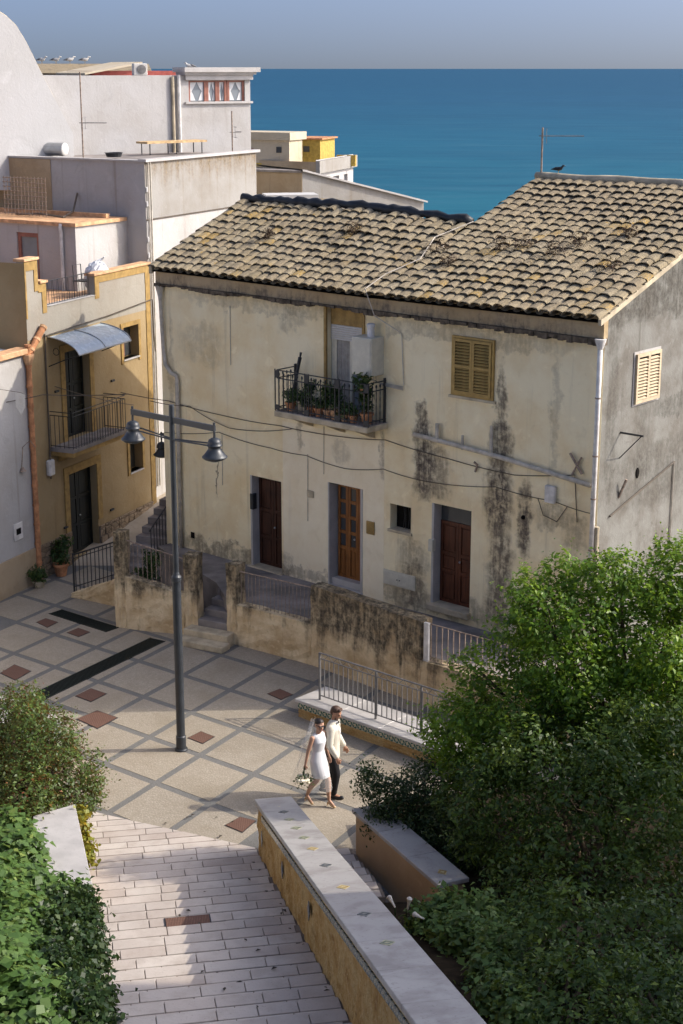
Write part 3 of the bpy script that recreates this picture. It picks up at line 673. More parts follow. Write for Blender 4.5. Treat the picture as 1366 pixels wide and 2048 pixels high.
def rails(parent, a, b, z0, z1, z0b, z1b, n, r, mat, tops=(1,), rr_=.016, name='bar', nx=0):
    """n bars between a and b as parts; rails along the top (and bottom)"""
    a, b = Vector(a), Vector(b)
    m = MB(); pa = Vector((a.x, a.y, z1)); pb = Vector((b.x, b.y, z1b)); m.tube([pa, pb], rr_, 6)
    if 0 in tops: m.tube([Vector((a.x, a.y, z0)), Vector((b.x, b.y, z0b))], rr_ * .8, 6)
    m.build('top_rail', mat, parent)
    me = None
    for k in range(n):
        f = (k + .5) / n; p = a.lerp(b, f); za = z0 + (z0b - z0) * f; zb = z1 + (z1b - z1) * f
        if me is None: me = MB().tube([(0, 0, 0), (0, 0, zb - za)], r, 5).mesh(name)
        mk(name, me, mat, parent, (p.x, p.y, za), (rnd.uniform(-.006, .006), rnd.uniform(-.006, .006), 0))
W_ = lambda p, q: p - q
rw1 = thing('retaining_wall', 'stained plaster wall with two tall pillars left of the small steps', 'wall', R0, 0)
loc = lambda p: p - R0
d01 = (R1 - R0).normalized()
seg_wall(loc(R0) + d01 * .28, loc(R1) - d01 * .34, -.05, 1.32, .3, 'low_wall', 'retain', rw1, 1.0)
seg_wall(loc(R0), loc(R0) + d01 * .279, -.05, 2.40, .34, 'pillar', 'retain', rw1); seg_wall(loc(R1) - d01 * .339, loc(R1), -.05, 2.0, .36, 'pillar', 'retain', rw1)
n01 = Vector((-d01.y, d01.x, 0)) * .15
rails(rw1, loc(R0) + d01 * .28 + n01, loc(R1) - d01 * .34 + n01, 1.32, 2.18, 1.0, 1.85, 13, .009, 'rust')
rw2 = thing('retaining_wall', 'stained low wall with thin vertical bars between pillar and tall dark wall', 'wall', R2, 0)
loc = lambda p: p - R2
d23 = (R3 - R2).normalized(); n23 = Vector((-d23.y, d23.x, 0)) * .12
seg_wall(loc(R2), loc(R2) + d23 * .3, -.05, 1.95, .34, 'pillar', 'retain', rw2); seg_wall(loc(R2) + d23 * .301, loc(R3), -.05, 1.0, .3, 'low_wall', 'retain', rw2, .98)
rails(rw2, loc(R2) + d23 * .3 + n23, loc(R3) + n23, 1.0, 1.78, .97, 1.8, 20, .008, 'rust')
rw3 = thing('retaining_wall', 'tall dark mould-streaked wall behind the grey railing', 'wall', R3, 0)
loc = lambda p: p - R3
seg_wall(loc(R3) + d23 * .002, loc(R4), -.05, 1.90, .36, 'wall_body', 'retain_d', rw3, 1.86)
rw4 = thing('retaining_wall', 'low wall topped by rusty thin rails beside the big shrub', 'wall', R4, 0)
loc = lambda p: p - R4; d45 = (R5 - R4).normalized()
seg_wall(loc(R4) + d45 * .004, loc(R5), -.05, 1.0, .36, 'low_wall', 'retain_d', rw4)
n45 = Vector((-d45.y, d45.x, 0)) * .12
rails(rw4, loc(R4) + d45 * .1 + n45, loc(R5) + n45, 1.0, 1.82, 1.0, 1.82, 40, .012, 'rust', (0, 1), .014)
B(-.06, .06, .0, .06, .99, 1.84).build('end_post', 'pipe_white', rw4, loc(R4) + d45 * .1 + n45 * .4, (0, 0, math.atan2(d45.y, d45.x)))

# entrance steps between the pillars
es = thing('entrance_steps', 'worn stone steps climbing between two plaster pillars', 'steps', (R1 + R2) / 2, math.atan2((R2 - R1).y, (R2 - R1).x))
hw = (R2 - R1).length / 2
B(-hw - .22, hw + .30, -.72, -.36, 0, .15).build('step', 'step', es, bevel=.015); B(-hw - .18, hw + .22, -.36, 0.0, 0, .30).build('step', 'step', es, bevel=.015)
for k in range(4): B(-hw + .002, hw - .002, .002 + k * .3, .30 + k * .3, 0, .46 + k * .165).build('step', 'terrace', es, bevel=.012)

# ------------------------------------------------------------------ raised platform with ceramic edging and grey railing
q0, q1 = G(589, 1398, .40), G(845, 1488, .40); pd = Vector((q1.x - q0.x, q1.y - q0.y, 0)); PL_ = 4.6
pl = thing('raised_platform', 'raised paved platform edged with green ceramic tiles', 'platform', (q0.x, q0.y, 0), math.atan2(pd.y, pd.x))
seg = MB().box(.06, PL_, .06, .9, -.02, .20); mb = seg.mesh('stone_base'); bm = bmesh.new(); bm.from_mesh(mb); bmesh.ops.subdivide_edges(bm, edges=list(bm.edges), cuts=14, use_grid_fill=True)
for v in bm.verts: v.co.y += rr.uniform(-.02, .02)
bm.to_mesh(mb); bm.free(); mk('stone_base', mb, 'tufa', pl)
B(.06, PL_, .05, .9, .201, .339).build('tile_backing', 'step', pl)
tm = B(-.066, .066, -.008, .012, -.066, .066).mesh('edge_tile')
for k in range(33): mk('edge_tile', tm, 'cer_green', pl, (.13 + k * .137, .046, .27))
for k in range(4): B(k * 1.15, k * 1.15 + 1.144, 0, .95, .34, .405).build('slab', 'marble', pl, bevel=.008)
rl = thing('railing', 'grey metal railing with triangular lattice top on the raised platform', 'railing', (q0.x, q0.y, .405), math.atan2(pd.y, pd.x))
RX0 = .42; RY = .32
for k, x in enumerate((.42, 1.95, 3.12, 4.4)): MB().tube([(x, RY, 0), (x, RY, 1.03)], .026, 8).build('post', 'rail_grey', rl)
for z, r_ in ((1.03, .02), (.10, .015), (.91, .014)): MB().tube([(RX0, RY, z), (4.4, RY, z)], r_, 6).build('rail', 'rail_grey', rl)
m = MB(); x = RX0; n = 32; dx = (4.4 - RX0) / n
for k in range(n): m.tube([(RX0 + k * dx, RY, .91 if k % 2 else 1.03), (RX0 + (k + 1) * dx, RY, 1.03 if k % 2 else .91)], .007, 5)
m.build('lattice', 'rail_grey', rl)
bar = MB().tube([(0, 0, .1), (0, 0, .91)], .012, 6).mesh('bar')
for k in range(29): mk('bar', bar, 'rail_grey', rl, (RX0 + .13 * (k + 1), RY, 0))

# ================================================================== MAIN HOUSES (local x along the facade, y inwards)
SPLIT, UL, UR = 3.75, -3.66, 9.46
def slope_at(u): return .455 - (.055) * (u - UL) / (SPLIT - UL) if u < SPLIT else .375 - .025 * (u - SPLIT) / (UR - SPLIT)
EZ = 8.30
def roof_z(u, v): return EZ + slope_at(u) * v + .035 * math.sin(u * .9 + 1) * max(0, min(1, v / 2)) - .02 * math.sin(v * 1.3 + u * .5)
def make_tile(name, seed):
    r_ = random.Random(seed); n = 6; m = MB(); L = .43
    def ring(y, w, h, t):
        return [(-w * math.cos(math.pi * k / n), y, t + h * math.sin(math.pi * k / n)) for k in range(n + 1)]
    w0, w1 = .155 + r_.uniform(-.010, .010), .128 + r_.uniform(-.008, .008)
    o0, o1 = ring(0, w0, .088, .0), ring(L, w1, .066, .0); i0, i1 = ring(0.004, w0 - .018, .070, .0), ring(L, w1 - .016, .05, .0)
    vs = o0 + o1 + i0 + i1; k1 = n + 1; fs = []
    for k in range(n):
        fs.append((k, k + 1, k1 + k + 1, k1 + k)); fs.append((2 * k1 + k + 1, 2 * k1 + k, 3 * k1 + k, 3 * k1 + k + 1)); fs.append((k + 1, k, 2 * k1 + k, 2 * k1 + k + 1))
    vs = [(x + r_.uniform(-.006, .006), y + r_.uniform(-.014, .014), z + r_.uniform(-.006, .006)) for x, y, z in vs]
    m.add(vs, fs); me = m.mesh(name); me.materials.append(M['tile']); return me
TILES = [make_tile('tile', s) for s in range(5)]
def tiled_roof(house, u0, u1, depth, dx, uo, col_w=.285, row=.285):
    """the deck, the hollow tiles beneath and one object for every covering tile"""
    nu, nv = 24, 10; m = MB()
    for i in range(nu + 1):
        for j in range(nv + 1):
            u = u0 + (u1 - u0) * i / nu; v = -.24 + (depth + .24) * j / nv; m.v.append((u - uo, v, roof_z(u, v) - .10))
    for i in range(nu):
        for j in range(nv):
            a = i * (nv + 1) + j; m.f.append((a, a + nv + 1, a + nv + 2, a + 1))
    deck = m.build('roof', 'dark_in', house)
    ncol = int(round((u1 - u0) / col_w)); cw = (u1 - u0) / ncol; nrow = int(math.ceil((depth + .28) / row))
    pan = MB(); r_ = random.Random(int(u0 * 100))
    for c in range(ncol + 1):
        u = u0 + cw * c
        if c == 0 or c == ncol: continue
        for k in range(nrow):
            v = -.30 + k * row; vs = []
            for (vv, up) in ((v, .05), (v + row + .06, .025)):
                for q in range(5):
                    a = math.pi * q / 4; vs.append((u - uo - .10 * math.cos(a), vv, roof_z(u, min(vv, depth)) - .03 + up - .05 * math.sin(a)))
            pan.add(vs, [(q, q + 1, q + 6, q + 5) for q in range(4)])
    tag(pan.build('hollow_tiles', M['tile'], deck), kind='stuff')
    spots = []
    for k in range(nrow):
        for c in range(ncol):
            u = u0 + cw * (c + .5) + r_.uniform(-.018, .018); v = -.33 + k * row + r_.uniform(-.03, .03)
            if v + .36 > depth + .12: continue
            spots.append((u, v))
    spots.sort(key=lambda s: s[1] - .12 * s[0]); rest = MB()
    for q, (u, v) in enumerate(spots):
        me = TILES[r_.randrange(5)]; sl_ = math.atan(slope_at(u)); z = roof_z(u, v) + .030 + r_.uniform(-.012, .012)
        rot = (sl_ - .07 + r_.uniform(-.03, .03), r_.uniform(-.09, .09), r_.uniform(-.085, .085))
        if q < 300:
            o = bpy.data.objects.new('tile', me); COL.objects.link(o); o.parent = deck; o.location = (u - uo, v, z); o.rotation_euler = rot
            s = r_.uniform(.95, 1.06); o.scale = (s, 1, s)
        else:
            mt = Matrix.Translation((u - uo, v, z)) @ Matrix.Rotation(rot[2], 4, 'Z') @ Matrix.Rotation(rot[1], 4, 'Y') @ Matrix.Rotation(rot[0], 4, 'X')
            rest.add([mt @ vv.co for vv in me.vertices], [tuple(p.vertices) for p in me.polygons])
    if rest.v: tag(rest.build('upper_tiles', M['tile'], deck), kind='stuff')
    return deck

def panel_door(house, x0, x1, z0, z1, y, mat, rows, name='door', glazed=False, leaf_n=2, label=None):
    d = B(x0, x1, y, y + .06, z0, z1).build(name, mat, house)
    w = (x1 - x0) / leaf_n
    for l in range(leaf_n):
        a, b = x0 + l * w, x0 + (l + 1) * w; z = z0 + .06
        fr = MB(); fr.box(a + .004, a + .075, y - .028, y - .001, z0, z1); fr.box(b - .075, b - .004, y - .028, y - .001, z0, z1)
        zz = z0
        tot = sum(rows); H = z1 - z0
        for r_ in rows + [None]:
            fr.box(a + .0755, b - .0755, y - .027, y - .001, zz, min(zz + .075, z1))
            if r_: zz += r_ / tot * (H - .075)
        fr.build('frame', mat, d)
        zz = z0
        for k, r_ in enumerate(rows):
            h = r_ / tot * (H - .075)
            if glazed and k > 0: B(a + .082, b - .082, y - .008, y - .001, zz + .082, zz + h - .007).build('pane', 'glass', d)
            else: B(a + .105, b - .105, y - .02, y - .001, zz + .105, zz + h - .03).build('panel', mat, d, bevel=.008)
            zz += h
    MB().ball(((x0 + x1) / 2 + .06, y - .05, z0 + 1.02), .028, 8, 6).build('handle', 'steel', d)
    return d
def louvre(house, x0, x1, z0, z1, y, mat, n=15, name='shutter'):
    s = MB(); s.box(x0, x0 + .05, y - .05, y, z0, z1); s.box(x1 - .05, x1, y - .05, y, z0, z1); s.box(x0 + .0505, x1 - .0505, y - .05, y, z1 - .05, z1); s.box(x0 + .0505, x1 - .0505, y - .05, y, z0, z0 + .05)
    fr = s.build(name, mat, house)
    B(x0 + .05, x1 - .05, y - .004, y + .012, z0 + .05, z1 - .05).build('backing', 'dark_in', fr)
    mid = (x0 + x1) / 2
    for a, b in ((x0 + .055, mid - .004), (mid + .004, x1 - .055)):
        l = MB(); l.box(a, a + .055, y - .075, y - .0505, z0 + .055, z1 - .055); l.box(b - .055, b, y - .075, y - .0505, z0 + .055, z1 - .055)
        for zz in (z0 + .055, (z0 + z1) / 2 - .03, z1 - .115): l.box(a + .0552, b - .0552, y - .074, y - .0505, zz, zz + .06)
        l.build('leaf_frame', mat, fr)
        sm_ = MB().add([(a + .056, -.03, -.006), (b - .056, -.03, -.006), (b - .056, .018, .03), (a + .056, .018, .03), (a + .056, -.03, .002), (b - .056, -.03, .002), (b - .056, .018, .038), (a + .056, .018, .038)], [(0, 3, 2, 1), (4, 5, 6, 7), (0, 1, 5, 4), (1, 2, 6, 5), (2, 3, 7, 6), (3, 0, 4, 7)]).mesh('slat')
        H = z1 - z0 - .25
        for k in range(n):
            zz = z0 + .125 + H * (k + .2) / n; mk('slat', sm_, mat, fr, (0, y - .045, zz))
    return fr

# ---- left house
hl = thing('house', 'cream plastered old house with iron balcony and two doors under a tiled roof', 'house', HO, HROT)
holesL = [(-.56, .50, 1.0, 3.32), (2.02, 3.11, 1.05, 3.58), (1.99, 3.10, 5.3, 7.72)]
wl_ = wall_holes(UL, SPLIT, 0, 7.75, holesL)
wl_.add([(UL, 0, 0), (UL, 7.6, 0), (UL, 7.6, 7.9), (UL, 3.05, 9.55), (UL, 0, 8.15)], [(0, 4, 3, 2, 1)]); wl_.add([(UL, 7.6, 0), (SPLIT, 7.6, 0), (SPLIT, 7.6, 7.7), (UL, 7.6, 7.9)], [(3, 2, 1, 0)])
wl_.build('wall', 'facade_l', hl)
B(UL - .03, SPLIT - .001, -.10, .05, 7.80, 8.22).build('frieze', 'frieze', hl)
led = MB(); nn = 60
for k in range(nn):
    a = UL - .04 + (SPLIT - UL + .035) * k / nn; b = UL - .04 + (SPLIT - UL + .035) * (k + 1) / nn; e = rr.uniform(0, .05); h_ = rr.uniform(-.02, .02)
    led.box(a, b, -.19 + e, .02, 7.725 + h_ + .03 * math.sin(k * .3), 7.799)
M['ledge'] = plain('mouldy_ledge', (0.13, 0.105, 0.078), .95, .1, var=.55, scale=7, bump=.6)
led.build('ledge', 'ledge', hl)
tiled_roof(hl, UL - .06, SPLIT, 3.05, 0, 0)
tp = MB(); pts = []; rs = []
for k in range(46):
    u = UL - .05 + (SPLIT - UL + .05) * k / 45; pts.append((u, 3.08 + .03 * math.sin(k), roof_z(u, 3.05) + .08 + rr.uniform(-.02, .02))); rs.append(.115 + rr.uniform(-.03, .03))
tp.tube(pts, rs, 9).build('ridge_tarp', 'black', hl, smooth=True)
MB().add([(UL - .06, 3.05, 9.68), (SPLIT, 3.05, 9.5), (SPLIT, 7.8, 7.72), (UL - .06, 7.8, 7.95)], [(0, 1, 2, 3)]).build('back_slope', M['tile'], hl)
rk = MB(); rk.add([(UL - .10, -.25, roof_z(UL, -.25) - .16), (UL + .0, -.25, roof_z(UL, -.25) - .16), (UL, 3.1, roof_z(UL, 3.1) - .16), (UL - .10, 3.1, roof_z(UL, 3.1) - .16), (UL - .10, -.25, roof_z(UL, -.25) + .02), (UL, -.25, roof_z(UL, -.25) + .02), (UL, 3.1, roof_z(UL, 3.1) + .02), (UL - .1, 3.1, roof_z(UL, 3.1) + .02)], [(0, 3, 2, 1), (4, 5, 6, 7), (0, 1, 5, 4), (1, 2, 6, 5), (2, 3, 7, 6), (3, 0, 4, 7)])
rk.build('verge', 'step', hl)
# doors
d1 = panel_door(hl, -.50, .50, 1.006, 3.30, .27, 'door_d', [.75, .75, .9]); d1['label'] = 'dark brown panelled double door'
B(-.56, -.50, .0005, .30, .97, 3.318).build('door_jamb', 'marble', hl); B(-.62, .56, -.10, .30, .90, 1.004).build('door_sill', 'step', hl, bevel=.01)
B(-.555, -.45, -.03, .12, 2.45, 2.85).build('mailbox', 'iron', hl, bevel=.01)
d2 = panel_door(hl, 2.10, 3.06, 1.20, 3.52, .30, 'door_o', [.8, .42, .42, .42, .42], glazed=True, leaf_n=3); d2['label'] = 'honey coloured wooden door with small panes'
B(2.02, 2.06, .0005, .32, 1.055, 3.575).build('door_jamb', 'marble', hl); B(3.045, 3.108, -.012, .32, 1.055, 3.575).build('door_jamb', 'marble', hl)
B(2.0, 3.12, -.13, .31, .95, 1.054).build('door_sill', 'marble', hl, bevel=.01); B(2.07, 3.04, .08, .31, 1.0545, 1.21).build('door_step', 'marble', hl, bevel=.008)
B(3.24, 3.48, -.035, -.001, 2.55, 2.86).build('wall_box', 'ochre', hl, bevel=.008)
o = B(1.36, 1.58, -.03, -.001, 3.10, 3.28).build('number_plate', 'step', hl, bevel=.02)
B(-2.95, -2.45, -.012, -.001, 1.95, 2.35).build('meter_door', 'facade_l', hl); B(-2.74, -2.6, -.008, -.001, 1.28, 1.44).build('vent', 'dark_in', hl)
# balcony
BF = -.75
bal = B(1.0, 3.86, BF, -.001, 5.14, 5.27).build('balcony', 'step', hl, bevel=.015); bal['label'] = 'iron balcony with twisted bars'
for x in (1.5, 2.5, 3.4): MB().yprism([(-.001, 4.85), (-.001, 5.139), (-.55, 5.139), (-.5, 5.06)], x - .07, x + .07).build('corbel', 'step', bal)
def iron_run(a, b, n, tw=True):
    a, b = Vector(a), Vector(b)
    for z in (5.36, 6.05, 6.24): MB().tube([a + Vector((0, 0, z)), b + Vector((0, 0, z))], .014, 6).build('rail', 'iron', bal)
    for k in range(n):
        p = a.lerp(b, (k + .5) / n)
        if tw:
            me = MB().lathe([(.008 + .005 * (q % 2), 5.28 + .08 * q) for q in range(10)] + [(.009, 6.05), (.009, 6.10), (.022, 6.13), (.022, 6.16), (.006, 6.19)], 6).mesh('bar')
        else: me = MB().tube([(0, 0, 5.28), (0, 0, 6.05)], .009, 6).mesh('bar')
        mk('bar', me, 'iron', bal, p)
FB = BF + .05
iron_run((1.06, FB, 0), (3.80, FB, 0), 19); iron_run((1.06, FB, 0), (1.06, -.02, 0), 5); iron_run((3.80, FB, 0), (3.80, -.02, 0), 5)
for x in (1.06, 2.0, 2.93, 3.80):
    m = MB(); m.box(x - .07, x - .05, FB - .012, FB + .012, 5.27, 6.26); m.box(x + .05, x + .07, FB - .012, FB + .012, 5.27, 6.26); m.box(x - .0495, x + .0495, FB - .014, FB + .014, 6.06, 6.23); m.box(x - .0495, x + .0495, FB - .014, FB + .014, 5.3, 5.42); m.build('baluster_panel', 'iron', bal)
for x in (1.06, 3.80): B(x - .012, x + .012, -.10, -.03, 5.27, 6.3).build('end_post', 'iron', bal)
B(1.03, 3.83, FB - .01, -.02, 5.271, 5.282).build('balcony_floor', 'terrace', bal)
# balcony window
fr = MB(); fr.box(1.93, 2.00, -.035, .02, 5.3, 7.79); fr.box(3.09, 3.16, -.035, .02, 5.3, 7.79); fr.box(2.0005, 3.0895, -.035, .02, 7.72, 7.79)
bw = fr.build('balcony_window', 'ochre', hl); bw['label'] = 'balcony window with yellow surround'
B(2.0, 3.09, .14, .20, 7.32, 7.719).build('blind_box', 'ochre', bw)
for k in range(7): B(2.01, 3.08, .13, .15, 6.97 + k * .05, 6.97 + k * .05 + .045).build('blind_slat', 'roller', bw, bevel=.006)
w2_ = MB(); w2_.box(2.0, 2.16, .16, .22, 5.3, 6.97); w2_.box(2.56, 2.64, .16, .21, 5.3, 6.97); w2_.box(3.0, 3.09, .16, .22, 5.3, 6.97); w2_.build('window_frame', 'alu', bw)
B(2.161, 2.559, .19, .20, 5.3, 6.97).build('pane', 'glass', bw); B(2.641, 2.999, .19, .20, 5.3, 6.97).build('pane', 'glass_s', bw)
cu = MB(); nn = 24
for k in range(nn + 1):
    x = 2.17 + .38 * k / nn; yv = .178 + .008 * math.sin(k * 1.7)
    cu.v += [(x + .06 * (k / nn), yv, 5.32), (x, yv, 6.96)]
for k in range(nn): cu.f.append((2 * k, 2 * k + 2, 2 * k + 3, 2 * k + 1))
cu.build('curtain', 'curtain', bw)
# boiler cabinet
bo = B(3.14, 3.72, -.44, -.001, 6.36, 7.22).build('boiler_cabinet', 'alu', hl, bevel=.012)
m = MB(); m.box(3.17, 3.69, -.455, -.441, 6.40, 7.18); m.build('cabinet_door', 'alu', bo, bevel=.006); MB().lathe([(.085, 0), (.085, .22), (.10, .22), (.10, .28), (.07, .30)], 14, (3.5, -.2, 7.22)).build('flue', 'pipe_white', bo)
m = MB()
for k in range(4): m.tube([(3.4 + k * .07, -.15, 6.36), (3.4 + k * .07, -.14, 6.25 - .01 * k), (3.5 + k * .09, -.05, 6.18 - .02 * k), (4.3 + .0 * k, -.03, 6.16 - .025 * k)], .010, 5)
m.build('pipe_bundle', 'pipe_grey', bo)
# downpipe at left corner
m = MB(); m.tube([(UL + .12, -.10, 7.75), (UL + .13, -.10, 7.35), (UL + .16, -.08, 6.2), (UL + .22, -.08, 5.75), (UL + .42, -.08, 5.55), (UL + .62, -.08, 5.50), (UL + .64, -.08, 5.40), (UL + .62, -.08, .9)], [.085, .05, .05, .05, .05, .05, .055, .055], 10)
m.build('downpipe', 'pipe_grey', hl, smooth=True); MB().lathe([(.06, 0), (.09, .12), (.12, .24)], 12, (UL + .12, -.10, 7.5)).build('hopper', 'pipe_grey', hl)
# fine grooves and dangling conduit
for (x, z0, z1) in ((-1.52, 2.9, 4.2), (1.38, 2.5, 4.15), (1.9, 3.75, 4.9), (-1.15, 6.0, 7.45)): MB().tube([(x, -.012, z0), (x + .01, -.012, z1)], .009, 5).build('conduit', 'pipe_grey', hl)

# ---- right house (origin at the party wall)
HR = hp(SPLIT)
hr = thing('house', 'taller old house with mould-streaked facade, shuttered window and lichen-spotted tile roof', 'house', HR, HROT)
S = SPLIT; UW = UR - S
holesR = [(.19, .80, 2.80, 3.40), (1.40, 2.50, 1.28, 3.63)]
wr = wall_holes(0.002, UW, 0, 7.75, holesR)
wr.add([(0.002, 0, 7.75), (0.002, 6, 7.75), (0.002, 6, 10.3), (0.002, 0, 8.2)], [(0, 1, 2, 3)])
wr.build('wall', 'facade_r', hr)
RD = 5.75
gz = lambda v: EZ + slope_at(UR) * v - .09
gb = MB(); poly = [(0, 0), (11.5, 0), (11.5, gz(RD) - .35 * (11.5 - RD)), (RD, gz(RD)), (0, gz(0))]
gb.add([(UW, y_, z_) for y_, z_ in poly], [(0, 1, 2, 3, 4)])
go = MB(); holes_g = (1.18, 2.14, 6.28, 7.32)
# gable in strips round the window opening
def gpoly(y0, y1, z0, f1): go.add([(UW, y0, z0), (UW, y1, z0), (UW, y1, f1(y1)), (UW, y0, f1(y0))], [(0, 1, 2, 3)])
gt = lambda v: gz(v) if v <= RD else gz(RD) - .35 * (v - RD)
gpoly(0, 1.18, 0, gt); gpoly(1.18, 2.14, 0, lambda v: 6.28); gpoly(1.18, 2.14, 7.32, gt); gpoly(2.14, RD, 0, gt); gpoly(RD, 11.5, 0, gt)
go.add([(0.01, 11.5, 0), (UW, 11.5, 0), (UW, 11.5, 7.5), (0.01, 11.5, 7.5)], [(3, 2, 1, 0)])
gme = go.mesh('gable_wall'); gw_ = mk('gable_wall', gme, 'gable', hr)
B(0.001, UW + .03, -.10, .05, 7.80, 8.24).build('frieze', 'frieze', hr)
led = MB()
for k in range(nn * 2):
    a = (UW + .05) * k / (nn * 2); b = (UW + .05) * (k + 1) / (nn * 2); e = rr.uniform(0, .06); h_ = rr.uniform(-.025, .025)
    led.box(a, b, -.20 + e, .02, 7.725 + h_ - .06 * (k / nn / 2) ** 2, 7.799)
led.build('ledge', 'ledge', hr)
dk = tiled_roof(hr, SPLIT, UR + .05, RD, 0, SPLIT)
bk = MB(); zr = roof_z(6, RD) - .08
bk.add([(0, RD, zr), (UW + .05, RD, zr - .1), (UW + .05, 11.6, zr - 2.2), (0, 11.6, zr - 2.1)], [(0, 1, 2, 3)]); bk.build('back_slope', M['tile'], hr)
m = MB(); pts = [(UW * k / 20 - .02, RD + .02 * math.sin(k * 2), roof_z(SPLIT + UW * k / 20, RD) + .05 + .01 * math.sin(k)) for k in range(21)]; pts[-1] = (UW + .06, RD, pts[-1][2])
m.tube(pts, .095, 10).build('ridge_mortar', 'step', hr, smooth=True)
rk = MB()
for (x0, x1) in ((-.02, .06),):
    ys = [3.0 + k * .34 for k in range(9)]
    for y_ in ys[:-1]: pass
gv = MB()
for k in range(19):
    v0 = -.25 + k * .32; v1 = v0 + .318
    if v1 > RD: break
    gv.add([(UW - .02, v0, gz(v0) - .04), (UW + .055, v0, gz(v0) - .04), (UW + .055, v1, gz(v1) - .04), (UW - .02, v1, gz(v1) - .04), (UW - .02, v0, gz(v0) + .08), (UW + .055, v0, gz(v0) + .08), (UW + .055, v1, gz(v1) + .06), (UW - .02, v1, gz(v1) + .06)], [(0, 3, 2, 1), (4, 5, 6, 7), (0, 1, 5, 4), (1, 2, 6, 5), (2, 3, 7, 6), (3, 0, 4, 7)])
gv.build('verge', 'step', hr)
sh = louvre(hr, 5.66 - S, 6.78 - S, 6.17, 7.47, -.005, 'shutter', 16); sh['label'] = 'ochre louvred double shutter'
B(5.6 - S, 6.84 - S, -.07, .02, 6.11, 6.165).build('window_sill', 'step', hr)
# gable shutter on the side wall: own sub-frame
gsm = bpy.data.objects.new('side_window', MB().yprism([(1.13, 6.23), (2.19, 6.23), (2.19, 7.37), (1.13, 7.37)], UW + .002, UW + .02).mesh('side_window')); COL.objects.link(gsm); gsm.parent = hr; gsm.data.materials.append(M['white'])
gsm['label'] = 'beige louvred shutter on the grey gable'
fr = MB()
for (a, b, c, d) in ((1.18, 1.25, 6.28, 7.32), (2.07, 2.14, 6.28, 7.32), (1.2505, 2.0695, 7.25, 7.32), (1.2505, 2.0695, 6.28, 6.35), (1.62, 1.70, 6.351, 7.249)): fr.box(UW + .021, UW + .075, a, b, c, d)
fr.build('shutter_frame', 'shutter_b', gsm); B(UW + .0205, UW + .03, 1.25, 2.07, 6.35, 7.25).build('backing', 'dark_in', gsm)
for a, b in ((1.252, 1.618), (1.702, 2.068)):
    sm_ = MB().add([(.0, a, .03), (.05, a, 0), (.05, b, 0), (0, b, .03), (.0, a, .038), (.05, a, .008), (.05, b, .008), (0, b, .038)], [(0, 3, 2, 1), (4, 5, 6, 7), (0, 1, 5, 4), (1, 2, 6, 5), (2, 3, 7, 6), (3, 0, 4, 7)]).mesh('slat')
    for k in range(13): mk('slat', sm_, 'shutter_b', gsm, (UW + .028, 0, 6.36 + k * .067))
# door 3, small window
d3 = panel_door(hr, 1.47, 2.49, 1.288, 3.20, .27, 'door_r', [.6, .35, .6]); d3['label'] = 'red-brown panelled double door'
B(1.47, 2.49, .27, .30, 3.2005, 3.6).build('transom_pane', 'glass', hr); B(1.40, 1.46, .0005, .30, 1.285, 3.62).build('door_jamb', 'marble', hr)
B(1.36, 2.54, -.14, .30, 1.14, 1.285).build('door_sill', 'step', hr, bevel=.012); B(1.35, 1.48, -.07, .06, 2.50, 2.78).build('mailbox', 'alu', hr, bevel=.012)
B(.19, .80, .24, .27, 2.80, 3.40).build('small_window', 'dark_in', hr)
m = MB()
for k in range(6): m.tube([(.42 + k * .07, .20, 2.8), (.44 + k * .07 + .02 * (-1) ** k, .20, 3.1), (.42 + k * .07, .20, 3.4)], .008, 5)
m.build('window_grille', 'iron', hr); B(.15, .84, -.05, .235, 2.74, 2.805).build('window_sill', 'step', hr)
mt_ = B(.02, .96, -.035, -.001, 1.45, 1.80).build('meter_cupboard', 'alu', hr, bevel=.006)
for a in (.06, .51): B(a, a + .41, -.048, -.0355, 1.49, 1.76).build('cupboard_door', 'alu', mt_, bevel=.006); 
for a in (.45, .53): MB().ball((a, -.055, 1.62), .016, 6, 4).build('knob', 'iron', mt_)
# pipes on the facade
m = MB(); m.tube([(.92, -.09, 5.14), (2.0, -.09, 5.08), (3.2, -.09, 5.0), (4.4, -.09, 4.88), (UW - .14, -.09, 4.76)], .055, 10); hpz = m.build('waste_pipe', 'pipe_grey', hr, smooth=True)
for (x, z0, z1, r_) in ((5.33 - S, 5.06, 5.48, .045), (6.03 - S, 5.0, 5.32, .03), (6.80 - S, 5.0, 5.64, .04)): MB().tube([(x, -.09, z0), (x, -.09, z1)], r_, 8).build('pipe_stub', 'pipe_grey', hpz)
m = MB(); m.tube([(UW - .02, -.13, 7.72), (UW - .03, -.12, 6.0), (UW - .04, -.12, 1.0)], .052, 10); dp = m.build('downpipe', 'pipe_white', hr, smooth=True); MB().lathe([(.06, 0), (.11, .16), (.12, .2)], 12, (UW - .02, -.13, 7.6)).build('hopper', 'pipe_white', dp)
for z in (6.6, 5.4, 4.5, 3.4): MB().lathe([(.062, -.015), (.062, .015)], 10, (UW - .03, -.12, z)).build('clip', 'rust', dp)
MB().tube([(UW + .04, -.05, 3.9), (UW + .04, -.05, 1.0)], .05, 8).build('downpipe', 'step', hr)
B(8.2 - S, 8.46 - S, -.10, -.001, 4.2, 4.58).build('junction_box', 'pipe_white', hr, bevel=.02)
m = MB(); m.tube([(8.78 - S, -.06, 5.35), (9.08 - S, -.05, 4.95)], .03, 6); m.tube([(9.06 - S, -.06, 5.3), (8.84 - S, -.05, 4.9)], .022, 6); m.build('iron_cross', 'rust', hr)
